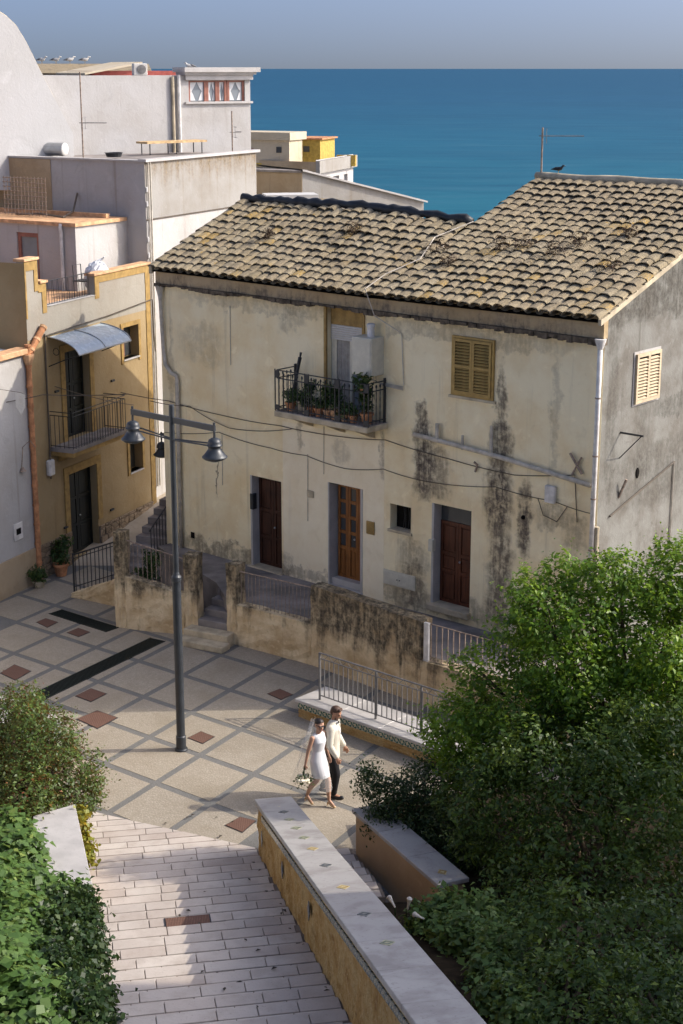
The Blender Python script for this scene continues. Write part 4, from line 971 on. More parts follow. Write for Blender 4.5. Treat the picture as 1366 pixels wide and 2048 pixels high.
MB().tube([(6.35 - S, -.03, 4.55), (6.42 - S, -.06, 4.72), (6.36 - S, -.1, 4.78)], .025, 6).build('bracket', 'rust', hr); MB().ball((7.63 - S, -.01, 3.75), .05, 8, 6).build('vent_hole', 'dark_in', hr)
m = MB(); m.tube([(UW, .75, 5.75), (UW + .55, .75, 5.75)], .022, 6); m.tube([(UW, .75, 5.2), (UW + .5, .75, 5.74)], .012, 5); m.build('wall_bracket', 'iron', hr)
MB().ball((UW + .01, 1.5, 4.75), (.02, .07, .12), 10, 7).build('wall_niche', 'dark_in', hr); MB().tube([(UW, .8, 4.35), (UW + .14, .85, 4.75)], .03, 6).build('pipe_stub', 'rust', hr)
for (y_, z0, z1) in ((3.0, 1.0, 4.7),): MB().tube([(UW + .03, y_, z0), (UW + .03, y_, z1)], .018, 5).build('conduit', 'pipe_grey', hr)
MB().tube([(UW + .03, .45, 4.02), (UW + .03, 3.0, 4.72)], .022, 6).build('conduit', 'cable', hr)

# weeds on the roof
WL = ['dry weed tuft on the left roof right of its middle', 'dark weed tuft beside the pale roof cable', 'weed tuft near the eave right of the cable', 'weed tuft, upper of the pair in the middle of the right roof', 'largest weed tuft low on the right part of the roof', 'weed tuft below the largest one on the roof', 'weed tuft closest to the gable edge of the roof', 'small weed tuft high on the right roof', 'small weed tuft on the far left roof', 'small weed tuft just above the eave near the split']
for k, (u, v, s) in enumerate([(1.15, 1.9, .16), (3.9, 1.6, .22), (5.4, 2.0, .2), (5.9, 2.1, .2), (7.2, 2.5, .24), (6.9, 1.9, .22), (8.5, 1.6, .18), (8.0, 3.1, .15), (-1.2, 1.4, .12), (4.6, 1.1, .14)]):
    p = hp(u, v, roof_z(u, v) + .12)
    t = thing('roof_weed', WL[k], 'weed', p, 0, 'weeds on the old roof')
    tag(crown('tuft', [(0, 0, .04, s), (s * .8, .05, .03, s * .7)], 60, .07, 'leaf_dry', t, 30 + k, per=5, spread=.06, inner=.5, aspect=.3), kind='stuff')

# ---- pots on the balcony
def pot(name, label, loc, r, h, mat, plant, group, seed, cat='potted plant'):
    t = thing(name, label, cat, loc, rnd.uniform(0, 6), group)
    MB().lathe([(r * .68, 0), (r * .92, h * .8), (r * 1.08, h * .8), (r * 1.08, h), (r * .9, h), (r * .85, h * .88), (.001, h * .86)], 14).build('pot', mat, t, smooth=False)
    pb, n, lf, asp = plant
    crown('foliage', [(x * r / .12, y * r / .12, h + z, q) for x, y, z, q in pb], n, lf, 'leaf_pot', t, seed, per=5, spread=.05, inner=.5, aspect=asp)
    m = MB()
    for x, y, z, q in pb: m.tube([(0, 0, h * .8), (x * .5, y * .5, h + z * .5), (x, y, h + z)], .008, 5)
    m.build('stem', 'bark', t); return t
low = ([(0, 0, .1, .12), (.08, .02, .14, .08)], 45, .085, .45); tall = ([(0, 0, .18, .12), (.03, .03, .38, .14), (-.06, 0, .5, .10)], 70, .11, .35); spiky = ([(0, 0, .16, .16)], 40, .17, .16)
GB = 'flower pots along the iron balcony'
pots = [(1.30, -.5, .125, .2, 'terra', spiky, 'terracotta pot with spiky leaves at the left end of the balcony'), (1.58, -.45, .10, .26, 'step', low, 'tall pale pot second from the left on the balcony'),
        (1.78, -.52, .10, .16, 'step', low, 'small pale pot third from the left on the balcony'), (2.0, -.55, .11, .19, 'terra', tall, 'terracotta pot fourth from the left on the balcony'),
        (2.24, -.55, .115, .2, 'terra', low, 'terracotta pot fifth from the left on the balcony'), (2.48, -.52, .10, .18, 'terra_l', tall, 'orange pot in the middle of the balcony with bushy leaves'),
        (2.74, -.54, .13, .22, 'terra_l', tall, 'large pale orange pot in front of the balcony window'), (3.02, -.56, .10, .16, 'terra_l', low, 'small orange pot right of the balcony window'),
        (3.28, -.54, .11, .17, 'terra', low, 'terracotta bowl near the right end of the balcony'), (3.58, -.42, .15, .24, 'terra', tall, 'big dark pot at the right corner of the balcony')]
for k, (u, v, r, h, mt, pl_, lab) in enumerate(pots): pot('flower_pot', lab, hp(u, v, 5.284), r, h, mt, pl_, GB, 50 + k)
pot('flower_pot', 'leafy plant hung from the right end of the balcony rail', hp(3.62, -.58, 6.0), .1, .12, 'terra', ([(0, 0, .1, .16), (-.05, -.05, -.12, .16), (.08, 0, .2, .12)], 70, .15, .35), GB, 71)
t = thing('closed_parasol', 'dark closed parasol leaning in the left corner of the balcony', 'parasol', hp(1.32, -.42, 5.284)); m = MB(); m.tube([(-.05, -.05, .2), (.05, .05, .7), (.16, .16, 1.22)], [.02, .035, .045], 8); m.build('canopy', 'black', t); MB().tube([(.16, .16, 1.22), (.18, .18, 1.33)], [.02, .03], 6).build('tip', 'black', t)

# ---- cables
def cable(name, label, pts, r=.011, mat='cable', sag=0.0, group='cables strung across the facades', n=10):
    P = []
    pts = [Vector(p) for p in pts]
    for a, b in zip(pts[:-1], pts[1:]):
        for k in range(n):
            f = k / n; q = a.lerp(b, f); q.z -= sag * 4 * f * (1 - f) * (b - a).length * .1; P.append(q)
    P.append(pts[-1])
    m = MB(); c0 = P[0]; m.tube([p - c0 for p in P], r, 5); o = m.build(name, mat, None, c0); return tag(o, label, 'cable', group)
cable('cable', 'upper dark cable sagging across the cream facade below the balcony', [hp(-4.6, -.6, 4.95), hp(-3.4, -.03, 4.80), hp(-1.5, -.03, 4.70), hp(.48, -.03, 4.72), hp(2.4, -.03, 4.74), hp(3.8, -.03, 4.87), hp(5.6, -.03, 4.72), hp(7.4, -.05, 4.65), hp(8.9, -.03, 4.9), hp(9.0, -.03, 3.9)], .010, sag=.12)
cable('cable', 'lower dark cable running over the doors to the grey gable', [hp(-3.6, -.03, 3.95), hp(-1.6, -.03, 4.25), hp(.2, -.03, 4.12), hp(1.35, -.03, 4.12), hp(2.6, -.03, 4.0), hp(3.75, -.03, 4.18), hp(5.0, -.03, 4.1), hp(6.9, -.03, 4.3), hp(8.4, -.03, 4.25), hp(9.45, -.13, 4.18)], .009, sag=.2)
cable('cable', 'thin cable hanging in a loop under the grey junction box', [hp(8.0, -.03, 4.25), hp(8.15, -.03, 3.9), hp(8.5, -.03, 3.82), hp(8.75, -.03, 4.2)], .009)
cable('cable', 'cable dropping from the balcony line towards the street lamp', [hp(-3.6, -.5, 4.85), hp(-2.6, -.06, 4.78), hp(-1.2, -.06, 4.42), hp(.9, -.05, 4.70)], .010, sag=.3)
cable('cable', 'pale cable trailing down the tiled roof from the ridge', [hp(3.9, 3.0, roof_z(3.9, 3) + .17), hp(3.55, 2.0, roof_z(3.55, 2) + .17), hp(3.85, 1.1, roof_z(3.85, 1.1) + .17), hp(3.5, .3, roof_z(3.5, .3) + .17), hp(3.45, -.35, roof_z(3.5, -.3) + .14), hp(3.6, -.2, 7.7), hp(4.25, -.03, 7.35), hp(4.32, -.03, 6.2)], .012, 'cable_p')
cable('cable', 'long cable spanning from the yellow house past the street lamp', [Vector((-8.9, 38.6, 5.0)), Vector((-7.6, 40.0, 5.0)), hp(-4.4, -.5, 4.92)], .012, sag=.12)
cable('cable', 'grey cable crossing in front of the dark balcony door', [Vector((-7.75, 40.9, 5.15)), Vector((-6.7, 42.2, 4.5)), Vector((-5.8, 43.8, 3.95))], .011, sag=.1)

# ================================================================== YELLOW HOUSE (local x along facade to the right, y inwards)
YO = Vector((-7.76, 40.6, 0)); YA = R(66.5)
yh = thing('house', 'ochre yellow house with roof terrace, awning and small balcony in the alley', 'house', YO, YA)
YL, YR = -.47, 5.68
hy = [(1.08, 2.48, .14, 2.50), (1.14, 2.34, 3.42, 5.80), (4.12, 4.95, 5.12, 6.02), (4.26, 4.96, 1.82, 2.67)]
ym = wall_holes(YL, YR, -.3, 7.1, hy, 0, .28)
ym.add([(YL, 0, -.3), (YL, 9, -.3), (YL, 9, 8.3), (YL, 0, 8.3)], [(0, 3, 2, 1)]); ym.add([(YR, 0, -.3), (YR, 4, -.3), (YR, 4, 7.1), (YR, 0, 7.1)], [(0, 1, 2, 3)])
ym.build('wall', 'yellow_w', yh)
B(YL + .1, YR, .02, 7, 6.85, 7.02).build('terrace_floor', 'terra_l', yh)
pp = MB(); pp.xprism([(YL + .001, 7.1005), (.45, 7.1005), (.45, 7.72), (.10, 7.72), (.10, 8.34), (YL + .001, 8.34)], 0, .22); pp.build('parapet', 'cream_w', yh)
MB().box(2.76, YR, .0, .22, 7.1005, 7.62).build('parapet', 'cream_w', yh)
cb_ = B(YL, YR - .25, -.006, -.001, 6.35, 7.1).build('upper_band', 'cream_w', yh)
for (a, b, c) in ((YL - .05, .15, 8.34), (.10 + .052, .50, 7.72), (2.70, YR + .03, 7.62)): B(a, b, -.06, .28, c + .0005, c + .07).build('cap_tile', 'terra_l', yh, bevel=.01)
tr = MB(); tr.box(YL, YL + .06, -.02, -.001, 6.9, 8.33); tr.box(YL + .061, .10, -.02, -.001, 8.1, 8.33); tr.box(-.06, .10, -.02, -.001, 7.55, 8.099); tr.box(.101, .45, -.02, -.001, 7.5, 7.71); tr.box(.26, .45, -.02, -.001, 6.95, 7.499)
tr.build('trim', 'ochre', yh); tr = MB(); tr.box(2.77, 2.98, -.02, -.001, 7.0, 7.615); tr.box(2.981, YR - .25, -.02, -.001, 7.42, 7.615); tr.box(YR - .249, YR, -.02, -.001, .3, 7.615); tr.build('trim', 'ochre', yh)
def surround(x0, x1, z0, z1, w_, nm='surround'):
    m = MB(); m.box(x0 - w_, x0, -.03, -.001, z0, z1 + w_); m.box(x1, x1 + w_, -.03, -.001, z0, z1 + w_); m.box(x0 + .0005, x1 - .0005, -.03, -.001, z1, z1 + w_); return m.build(nm, 'ochre', yh)
surround(1.14, 2.34, 3.42, 5.80, .2); surround(1.08, 2.48, .9, 2.5, .22); surround(4.12, 4.95, 5.0, 6.02, .12); surround(4.26, 4.96, 1.75, 2.67, .12)
panel_door(yh, 1.09, 2.47, .15, 2.49, .22, 'door_g', [.7, .7, .7]); panel_door(yh, 1.15, 2.33, 3.43, 5.79, .22, 'door_g', [.7, .7, .9])
for (a, b, c, d) in ((4.12, 4.95, 5.12, 6.02), (4.26, 4.96, 1.82, 2.67)):
    w_ = B(a + .02, b - .02, .24, .27, c + .02, d - .02).build('window', 'glass', yh); m = MB(); m.box((a + b) / 2 - .025, (a + b) / 2 + .025, .22, .239, c, d); m.build('window_frame', 'winwood', w_); B(a - .02, b + .02, -.05, .22, c - .04, c).build('sill', 'marble', w_)
M['stoneplinth'] = None
pb_ = NB('rough_stone_plinth'); p_ = pb_.tc(); e_ = pb_.vor(pb_.map(p_, (1, 1, 1.9)), 3.2, 'DISTANCE_TO_EDGE'); v_ = pb_.vor(pb_.map(p_, (1, 1, 1.9)), 3.2, 'F1', 1); n_ = pb_.noise(p_, 8, 5)
c_ = pb_.mix(pb_.xyz(v_)[0], (0.20, 0.15, 0.10), (0.33, 0.25, 0.17)); c_ = pb_.mix(pb_.mr(e_, 0, .08, .8, 0), c_, (0.10, 0.08, 0.06)); c_ = pb_.mix(pb_.mr(n_, .5, .7, 0, .4), c_, (0.13, 0.1, 0.07)); pb_.bump(pb_.ma('ADD', e_, n_), .7, .03); M['stoneplinth'] = pb_.fin(c_, .95, .1)
pr = random.Random(11)
for (xa, xb, za, zb) in ((YL, 1.06, .0, .95), (2.50, 5.43, .0, .72)):
    B(xa, xb, -.03, -.002, za - .2, zb - .03).build('plinth_bed', 'joint', yh)
    z = za
    while z < zb - .05:
        h = min(pr.uniform(.16, .26), zb - z); x = xa
        while x < xb - .02:
            L = min(pr.uniform(.22, .5), xb - x); B(x + .008, x + L - .008, -.065 + pr.uniform(-.012, .012), -.0305, z + .008, z + h - .008).build('stone', 'stoneplinth', yh, bevel=.014); x += L
        z += h
# balcony
yb = B(.30, 3.0, -.72, -.001, 3.32, 3.42).build('balcony', 'terrace', yh); B(.33, 2.97, -.70, -.01, 3.20, 3.319).build('balcony_slab', 'ochre', yb)
def ybars(a, b, n):
    a, b = Vector(a), Vector(b)
    for z in (3.47, 4.28, 4.38): MB().tube([a + Vector((0, 0, z)), b + Vector((0, 0, z))], .011, 5).build('rail', 'iron', yb)
    me = MB().tube([(0, 0, 3.42), (0, 0, 4.28)], .008, 5).mesh('bar')
    for k in range(n): mk('bar', me, 'iron', yb, a.lerp(b, k / (n - 1)))
ybars((.33, -.70, 0), (2.97, -.70, 0), 21); ybars((.33, -.70, 0), (.33, -.02, 0), 6); ybars((2.97, -.70, 0), (2.97, -.02, 0), 6)
for x in (.7, 2.6): MB().yprism([(-.001, 2.95), (-.001, 3.199), (-.5, 3.199)], x - .05, x + .05).build('corbel', 'ochre', yb)
# awning
M['poly'] = plain('polycarbonate_sheet', (0.40, 0.47, 0.53), .25, .5, var=.06, bump=0)
aw = bpy.data.objects.new('awning', None); COL.objects.link(aw); aw.parent = yh
def arc(t): a = t * math.pi / 2 * .92; return (-.95 * math.sin(a), 5.98 + .33 * math.cos(a) - .12 * t)
m = MB(); na = 10
for x in (.42, 3.0):
    for k in range(na + 1): y_, z_ = arc(k / na); m.v.append((x, y_, z_))
for k in range(na): m.f.append((k, k + 1, na + 2 + k, na + 1 + k))
me = m.mesh('sheet', smooth=True); mk('sheet', me, 'poly', aw)
m = MB()
for x in (.42, 1.7, 3.0): m.tube([(x, arc(k / na)[0], arc(k / na)[1] + .012) for k in range(na + 1)], .017, 5)
m.tube([(.42, arc(1)[0], arc(1)[1]), (3.0, arc(1)[0], arc(1)[1])], .022, 6); m.build('frame', 'steel', aw)
for x in (.42, 3.0): MB().tube([(x, -.01, 5.55), (x, -.5, 5.75), (x, arc(1)[0], arc(1)[1])], .014, 5).build('bracket', 'iron', aw)
for x in (.42, 3.0):
    m = MB(); m.tube([(x, -.25 + .09 * math.cos(a), 5.95 + .09 * math.sin(a)) for a in [q * .5 for q in range(13)]], .009, 5); m.build('scroll', 'iron', aw)
# terrace railing in the parapet gap, slanted bars
m = MB(); m.tube([(.47, .1, 7.72), (2.74, .1, 7.72)], .012, 5); m.tube([(.47, .1, 7.12), (2.74, .1, 7.12)], .012, 5); tg = m.build('terrace_railing', 'iron', yh)
for k in range(19): MB().tube([(.5 + k * .12, .1, 7.12), (.5 + k * .12 + (.04 if k % 2 else -.04), .1, 7.72)], .007, 5).build('bar', 'iron', tg)
B(.45, 2.76, -.03, .22, 7.1005, 7.115).build('gap_sill', 'marble', yh)
# wall details
m = MB(); m.tube([(.25, -.04, 6.42), (.2, -.05, 2.6)], .022, 6); m.build('conduit', 'cable', yh)
mb_ = B(.05, .3, -.14, -.001, 2.70, 3.12).build('meter_box', 'pipe_white', yh, bevel=.03)
m = MB(); m.tube([(.22, -.06, 6.38), (1.5, -.05, 6.42), (3.4, -.05, 6.48), (5.7, -.05, 6.62)], .016, 5); m.build('conduit', 'cable', yh)
m = MB(); m.tube([(5.72, -.06, 6.62), (5.75, -.06, 5.6), (5.8, -.06, 5.1)], .018, 5); m.build('conduit', 'cable', yh)
for (x, z) in ((.62, 4.82), (3.4, 4.62), (3.1, .98), (.75, 1.08)): B(x, x + .16, -.05, -.001, z, z + .05).build('wall_hook', 'iron', yh)
# sloping terracotta pipe into the bamboo-jointed downpipe
dpy = thing('drainpipe', 'terracotta jointed drainpipe down the wall beside the yellow house', 'drainpipe', YO + Vector((.399, .917, 0)) * -.62 + Vector((.917, -.399, 0)) * .1)
zz = .05
while zz < 5.9:
    MB().lathe([(.075, 0), (.07, .46), (.088, .46), (.088, .52)], 10, (0, 0, zz)).build('pipe_section', 'terra', dpy); zz += .52
MB().lathe([(.09, 0), (.16, .22), (.16, .26)], 10, (0, 0, 5.78)).build('hopper', 'terra_l', dpy)
m = MB(); m.tube([(.02, .05, 6.05), (.30, .62, 6.62)], .085, 10); m.build('inlet_pipe', 'terra', dpy)
for f in (.1, .5, .97): m = MB(); m.tube([(.02 + .28 * f, .05 + .57 * f, 6.05 + .57 * f), (.02 + .28 * (f + .08), .05 + .57 * (f + .08), 6.05 + .57 * (f + .08))], .10, 10); m.build('pipe_collar', 'terra_l', dpy)

# things on the yellow terrace
t = thing('wrapped_bundle', 'bundle wrapped in crinkled clear plastic behind the terrace parapet', 'bundle', D(195, 540, 44.0) * 1.0); t.location.z = 7.03
m = MB(); m.ball((0, 0, .42), (.36, .30, .46), 22, 16); me = m.mesh('wrap'); 
for v in me.vertices: v.co += Vector((rr.uniform(-.03, .03), rr.uniform(-.03, .03), rr.uniform(-.03, .03)))
mk('wrap', me, 'wrap', t); MB().tube([(-.02, 0, .86), (.12, .05, .93), (.2, .02, 1.0)], [.05, .03, .015], 6).build('twist', 'wrap', t)
t = thing('chair', 'small black metal chair behind the terrace railing', 'chair', D(168, 600, 43.4), 1.1); t.location.z = 7.03
B(-.2, .2, -.2, .2, .42, .45).build('seat', 'iron', t)
for x in (-.18, .18):
    for y_ in (-.18, .18): MB().tube([(x, y_, 0), (x, y_, .42)], .012, 5).build('leg', 'iron', t)
m = MB(); m.tube([(-.18, .18, .45), (-.18, .2, .85), (.18, .2, .85), (.18, .18, .45)], .014, 5); m.build('backrest', 'iron', t)

# roof room behind the terrace
BO = Vector((-7.33, 44.5, 0)); ba = math.atan2(-.515, .857)   # front face runs back-left
rb = thing('roof_room', 'white roof room with a brown door and terracotta ledge', 'building', BO, R(31) + 0)
# local x: along the front face from the corner, going left/back is -x
FA = R(-31.0); rb.rotation_euler = (0, 0, FA)
wm = wall_holes(-4.6, 0, 6.9, 8.80, [(-2.15, -1.35, 6.95, 8.55)], 0, .12); wm.add([(0, 0, 6.9), (0, 2.4, 6.9), (0, 2.4, 8.8), (0, 0, 8.8)], [(0, 1, 2, 3)]); wm.build('wall', 'white', rb)
B(-4.7, .07, -.07, 2.2, 8.8005, 8.90).build('roof_ledge', 'terra_l', rb); B(-4.7, -.2, 1.6, 1.75, 8.9005, 9.02).build('upstand', 'terra_l', rb)
dd = B(-2.1, -1.4, .10, .13, 6.95, 8.5).build('door', 'glass_s', rb); m = MB(); m.box(-2.15, -2.05, .05, .099, 6.95, 8.55); m.box(-1.45, -1.35, .05, .099, 6.95, 8.55); m.box(-2.0495, -1.4505, .05, .099, 8.43, 8.55); m.build('door_frame', 'winwood', dd)
MB().tube([(-.45, -.07, 8.86), (-.45, -.10, 8.75), (-.45, -.07, 8.6), (-.45, -.07, 6.9)], .05, 8).build('downpipe', 'pipe_white', rb)
t = thing('wire_mesh', 'rusty wire mesh panel standing on the terracotta roof ledge', 'mesh panel', Vector((-9.1, 46.6, 8.92)), FA)
m = MB()
for k in range(13): m.tube([(-.75 + k * .13, 0, 0), (-.75 + k * .13, .02, 1.1)], .013, 4)
m.build('vertical_wires', 'rust', t); m = MB()
for k in range(9): m.tube([(-.78, 0, .06 + k * .125), (.84, 0, .05 + k * .125)], .013, 4)
m.build('horizontal_wires', 'rust', t)

# small white house at far left
lh = thing('house', 'narrow grey-white house at the left edge beside the terracotta drainpipe', 'house', YO + Vector((.399, .917, 0)) * -.62 + Vector((.917, -.399, 0)) * .02, YA)
m = wall_holes(-17.0, 0, -.3, 6.05, []); m.add([(0, 0, -.3), (0, 3, -.3), (0, 3, 6.0), (0, 0, 6.05)], [(0, 1, 2, 3)]); m.add([(-17, 0, 6.05), (0, 0, 6.05), (0, 5, 6.6), (-17, 5, 6.6)], [(0, 1, 2, 3)]); m.build('wall', 'white', lh)  # unseen length past the left edge added to bounce light onto the facade
B(-17, .02, -.05, -.001, -.3, .95).build('plinth', 'brown_w', lh); B(-17, .06, -.12, .3, 6.0505, 6.2).build('eave_tile', 'terra_l', lh, bevel=.02)
MB().tube([(-4, .5, 6.45), (-.6, .45, 6.5)], .13, 8).build('ridge_tile', 'terra', lh)
B(-.95, -.55, -.03, -.001, 1.35, 1.80).build('meter_box', 'pipe_white', lh, bevel=.01); B(-.85, -.65, -.035, -.0305, 1.5, 1.66).build('meter_dial', 'dark_in', lh)
m = MB(); m.tube([(-.45, -.02, 3.2), (-.5, -.12, 3.75), (-.35, -.25, 3.9), (-.2, -.28, 3.7)], .012, 5); m.build('wall_lamp_arm', 'rust', lh); MB().lathe([(.03, .1), (.10, 0)], 8, (-.45, -.04, 3.1)).build('wall_lamp_base', 'rust', lh)
# pennant on its string
p0 = D(40, 785, 38.0)
pn = thing('pennant', 'white pointed paper pennant hanging from a string at left', 'pennant', p0, 0)
m = MB(); m.xprism([(-.11, 0), (.11, -.03), (.10, -.36), (-.0, -.55), (-.12, -.34)], -.003, .003); m.build('flag', 'roller', pn)
def glyph(par, pts, y_=-.0055, r=.006):
    m = MB(); m.tube([(x, y_, z) for x, z in pts], r, 4); return m.build('printed_sign', 'pipe_grey', par)
glyph(pn, [(.03, -.09), (-.03, -.12), (.03, -.16), (-.03, -.2)]); glyph(pn, [(-.02, -.24), (.04, -.22), (.0, -.28), (.05, -.29)])
cable('string', 'thin dark string carrying the white pennant', [D(-40, 772, 38.0), p0 + Vector((0, 0, .0)), D(60, 792, 38.0)], .006, group='strings')

# pots by the alley door, low wall with black gate rail
pot('flower_pot', 'terracotta pot with leafy plant beside the dark alley door', Vector((-7.45, 40.55, .006)), .2, .34, 'terra', ([(0, 0, .2, .22), (.05, .03, .5, .2), (-.04, 0, .35, .18)], 120, .14, .4), 'pots in the alley', 80)
pot('flower_pot', 'pale bowl with low green plant at the foot of the drainpipe', Vector((-7.85, 39.55, .006)), .17, .18, 'step', ([(0, 0, .12, .2), (.08, 0, .25, .15)], 90, .11, .4), 'pots in the alley', 81)
pot('flower_pot', 'dark tub with upright green plant behind the pillar rails', Vector((-4.75, 37.0, .0)), .24, .8, 'black', ([(0, 0, .3, .28), (.05, .05, .7, .25)], 160, .12, .35), 'pots in the alley', 82)
A0, A1 = Vector((-6.88, 38.72, 0)), Vector((-5.55, 37.95, 0))
rwl = thing('ramp_wall', 'low plaster ramp wall under the black gate rail', 'wall', A0)
seg_wall(Vector((0, 0, 0)), A1 - A0, -.05, .12, .25, 'wall_body', 'retain', rwl, .75)
gr_ = thing('railing', 'black iron railing standing on the low ramp wall in the alley', 'railing', A0 + Vector((.06, .12, 0)))
dd_ = A1 - A0
rails(gr_, (0, 0, 0), (dd_.x, dd_.y, 0), .12, 1.10, .75, 1.72, 12, .012, 'iron', (1,), .02)
MB().tube([(0, 0, .25), (dd_.x, dd_.y, .88)], .012, 5).build('rail', 'iron', gr_); MB().tube([(0, 0, 1.0), (dd_.x, dd_.y, 1.62)], .012, 5).build('rail', 'iron', gr_); MB().tube([(0, 0, -.1), (0, 0, 1.14)], .026, 7).build('post', 'iron', gr_)
# alley stair with its own rail further up between the houses
al = thing('alley_stairs', 'shadowed stairs climbing the narrow gap between the yellow and cream houses', 'stairs', Vector((-5.45, 39.9, 0)), R(-22))
for k in range(9): B(-.65, .65, k * .34, k * .34 + .338, -.05, .17 * (k + 1)).build('step', 'terrace', al)
ar_ = thing('railing', 'black iron handrail of the shadowed alley stairs', 'railing', Vector((-4.95, 39.6, 0)), R(-22))
rails(ar_, (0, 0, 0), (0, 2.2, 0), .5, 1.5, 1.5, 2.5, 14, .012, 'iron', (0, 1), .018)

# ================================================================== WHITE BUILDINGS BEHIND
w1 = thing('building', 'large white flat-roofed house with a grey stained side wall', 'building', Vector((-5.56, 46.1, 0)), R(90 - 27))
m = wall_holes(0, 6.3, 0, 10.45, []); m.build('side_wall', 'grey_w', w1)
B(.02, 6.3, -.012, -.001, 0, 8.83).build('lower_render', 'white', w1)
fwv = MB(); dxl = Matrix.Rotation(-R(90 - 27), 3, 'Z') @ Vector((math.sin(R(-59)), math.cos(R(-59)), 0))
fwv.add([(0, 0, 0), (dxl.x * 12, dxl.y * 12, 0), (dxl.x * 12, dxl.y * 12, 10.45), (0, 0, 10.45)], [(1, 0, 3, 2)]); fwv.build('front_wall', 'white', w1)
a_, b_ = dxl * 3.45, dxl * 12; nrm = Vector((dxl.y, -dxl.x, 0)); nrm = nrm if (Matrix.Rotation(R(63), 3, 'Z') @ nrm).y < 0 else -nrm
m = MB(); q = [a_ + nrm * .03, b_ + nrm * .03]; m.add([(q[0].x, q[0].y, 7), (q[1].x, q[1].y, 7), (q[1].x, q[1].y, 10.43), (q[0].x, q[0].y, 10.43), (a_.x, a_.y, 7), (a_.x, a_.y, 10.43)], [(0, 1, 2, 3), (0, 3, 5, 4)]); m.build('brown_render', 'brown_w', w1)
m = MB(); m.add([(-.0, 0, 10.4), (6.3, 0, 10.4), (6.3, 9, 10.4), (dxl.x * 12, dxl.y * 12, 10.4)], [(0, 1, 2, 3)]); m.build('roof_terrace', 'terrace', w1)
m = MB(); m.box(-.05, 6.42, -.09, .18, 10.4505, 10.53); m.build('coping', 'marble', w1)
m = MB(); m.add([tuple(Vector((0, 0, 10.4505)) + nrm * .05), tuple(dxl * 12 + nrm * .05 + Vector((0, 0, 10.4505))), tuple(dxl * 12 - nrm * .15 + Vector((0, 0, 10.4505))), tuple(-nrm * .15 + Vector((0.1, 0.1, 10.4505)))] + [tuple(Vector((0, 0, 10.5)) + nrm * .05), tuple(dxl * 12 + nrm * .05 + Vector((0, 0, 10.5))), tuple(dxl * 12 - nrm * .15 + Vector((0, 0, 10.5))), tuple(-nrm * .15 + Vector((0.1, 0.1, 10.5)))], [(0, 3, 2, 1), (4, 5, 6, 7), (0, 1, 5, 4), (1, 2, 6, 5), (2, 3, 7, 6), (3, 0, 4, 7)]); m.build('front_coping', 'marble', w1)
m = MB(); m.tube([(0, -.03, 8.84), (6.3, -.03, 8.86)], .022, 5); m.build('conduit', 'cable', w1)
for x in (.1, .22): MB().tube([(x, -.05, 10.44), (x, -.05, 1)], .022, 6).build('conduit', 'pipe_grey', w1)
for z in (9.2, 9.6, 8.2, 7.75): B(-.02, .07, -.06, -.013, z, z + .16).build('brick_stub', 'white2', w1, bevel=.02)

w2 = thing('building', 'white upper house with a windowed veranda under a cornice', 'building', Vector((-3.05, 54.0, 0)), R(90 - 58))
m = wall_holes(-9, .08, 9, 12.78, [(-2.16, -.12, 11.97, 12.62)], 0, .2); m.v = [v for v in m.v]; m.build('wall', 'white', w2)
m = MB(); m.add([(.08, 0, 9), (.08, 6, 9), (.08, 6, 12.7), (.08, 0, 12.7)], [(0, 1, 2, 3)]); m.add([(-9, 0, 12.78), (.08, 0, 12.78), (.08, 6, 12.78), (-9, 6, 12.78)], [(0, 1, 2, 3)]); m.build('side_wall', 'white', w2)
m = MB(); m.box(-2.3, .14, -.1, .4, 12.64, 12.80); m.box(-2.36, .22, -.18, .5, 12.801, 12.88); m.box(-2.42, .32, -.28, .6, 12.881, 13.03); m.build('cornice', 'marble', w2)
B(-2.3, .14, -.08, .05, 11.90, 11.965).build('sill_band', 'marble', w2)
for (a, b) in ((-2.14, -1.53), (-1.48, -1.13), (-1.08, -.80), (-.72, -.14)):
    wv = B(a, b, .10, .12, 11.98, 12.61).build('window', 'glass_s', w2)
    m = MB(); m.box(a - .03, a + .05, .04, .099, 11.97, 12.62); m.box(b - .05, b + .03, .04, .099, 11.97, 12.62); m.box(a + .0505, b - .0505, .04, .099, 12.57, 12.62); m.build('window_frame', 'winwood', wv)
    for s_ in (-1, 1):
        c = (a + b) / 2; m = MB(); hwid = (b - a) / 2 - .06
        prof = [(0, 1.0), (.35, .55), (.5, .25), (.65, .45), (1, .8)]; vs = []
        for t_, f in prof:
            z = 12.58 - .58 * t_; xo = c + s_ * hwid; vs += [(xo, .085, z), (xo - s_ * hwid * f, .085, z)]
        m.add(vs, [(2 * i, 2 * i + 1, 2 * i + 3, 2 * i + 2) for i in range(4)]); m.build('lace_curtain', 'lace', wv)
MB().tube([(-2.55, -.08, 12.8), (-2.55, -.08, 10.4)], .06, 8).build('downpipe', 'pipe_white', w2); MB().tube([(-2.75, -.06, 12.75), (-2.75, -.06, 10.4)], .05, 8).build('downpipe', 'step', w2)
# curved gable wall
cu_ = thing('church_wall', 'huge white wall with a sweeping curved shoulder at the upper left', 'wall', Vector((-8.2, 50.0, 0)), R(38))
prof = [(.03, 9.5), (.03, 11.1), (-.16, 11.5), (-.45, 12.15), (-.80, 12.95), (-1.14, 13.75), (-1.38, 14.2), (-1.62, 14.46), (-1.95, 14.68), (-2.3, 14.85), (-3.2, 15.0), (-6, 15.0), (-6, 9.5)]
prof = [(x * 1.22, z) for x, z in prof]
m = MB(); m.xprism(prof, 0, 1.6); me = m.mesh('wall_body'); mk('wall_body', me, 'white2', cu_)
m = MB(); m.tube([(x, .05, z) for x, z in prof[3:11]], .03, 6); m.build('weathered_edge', 'step', cu_)
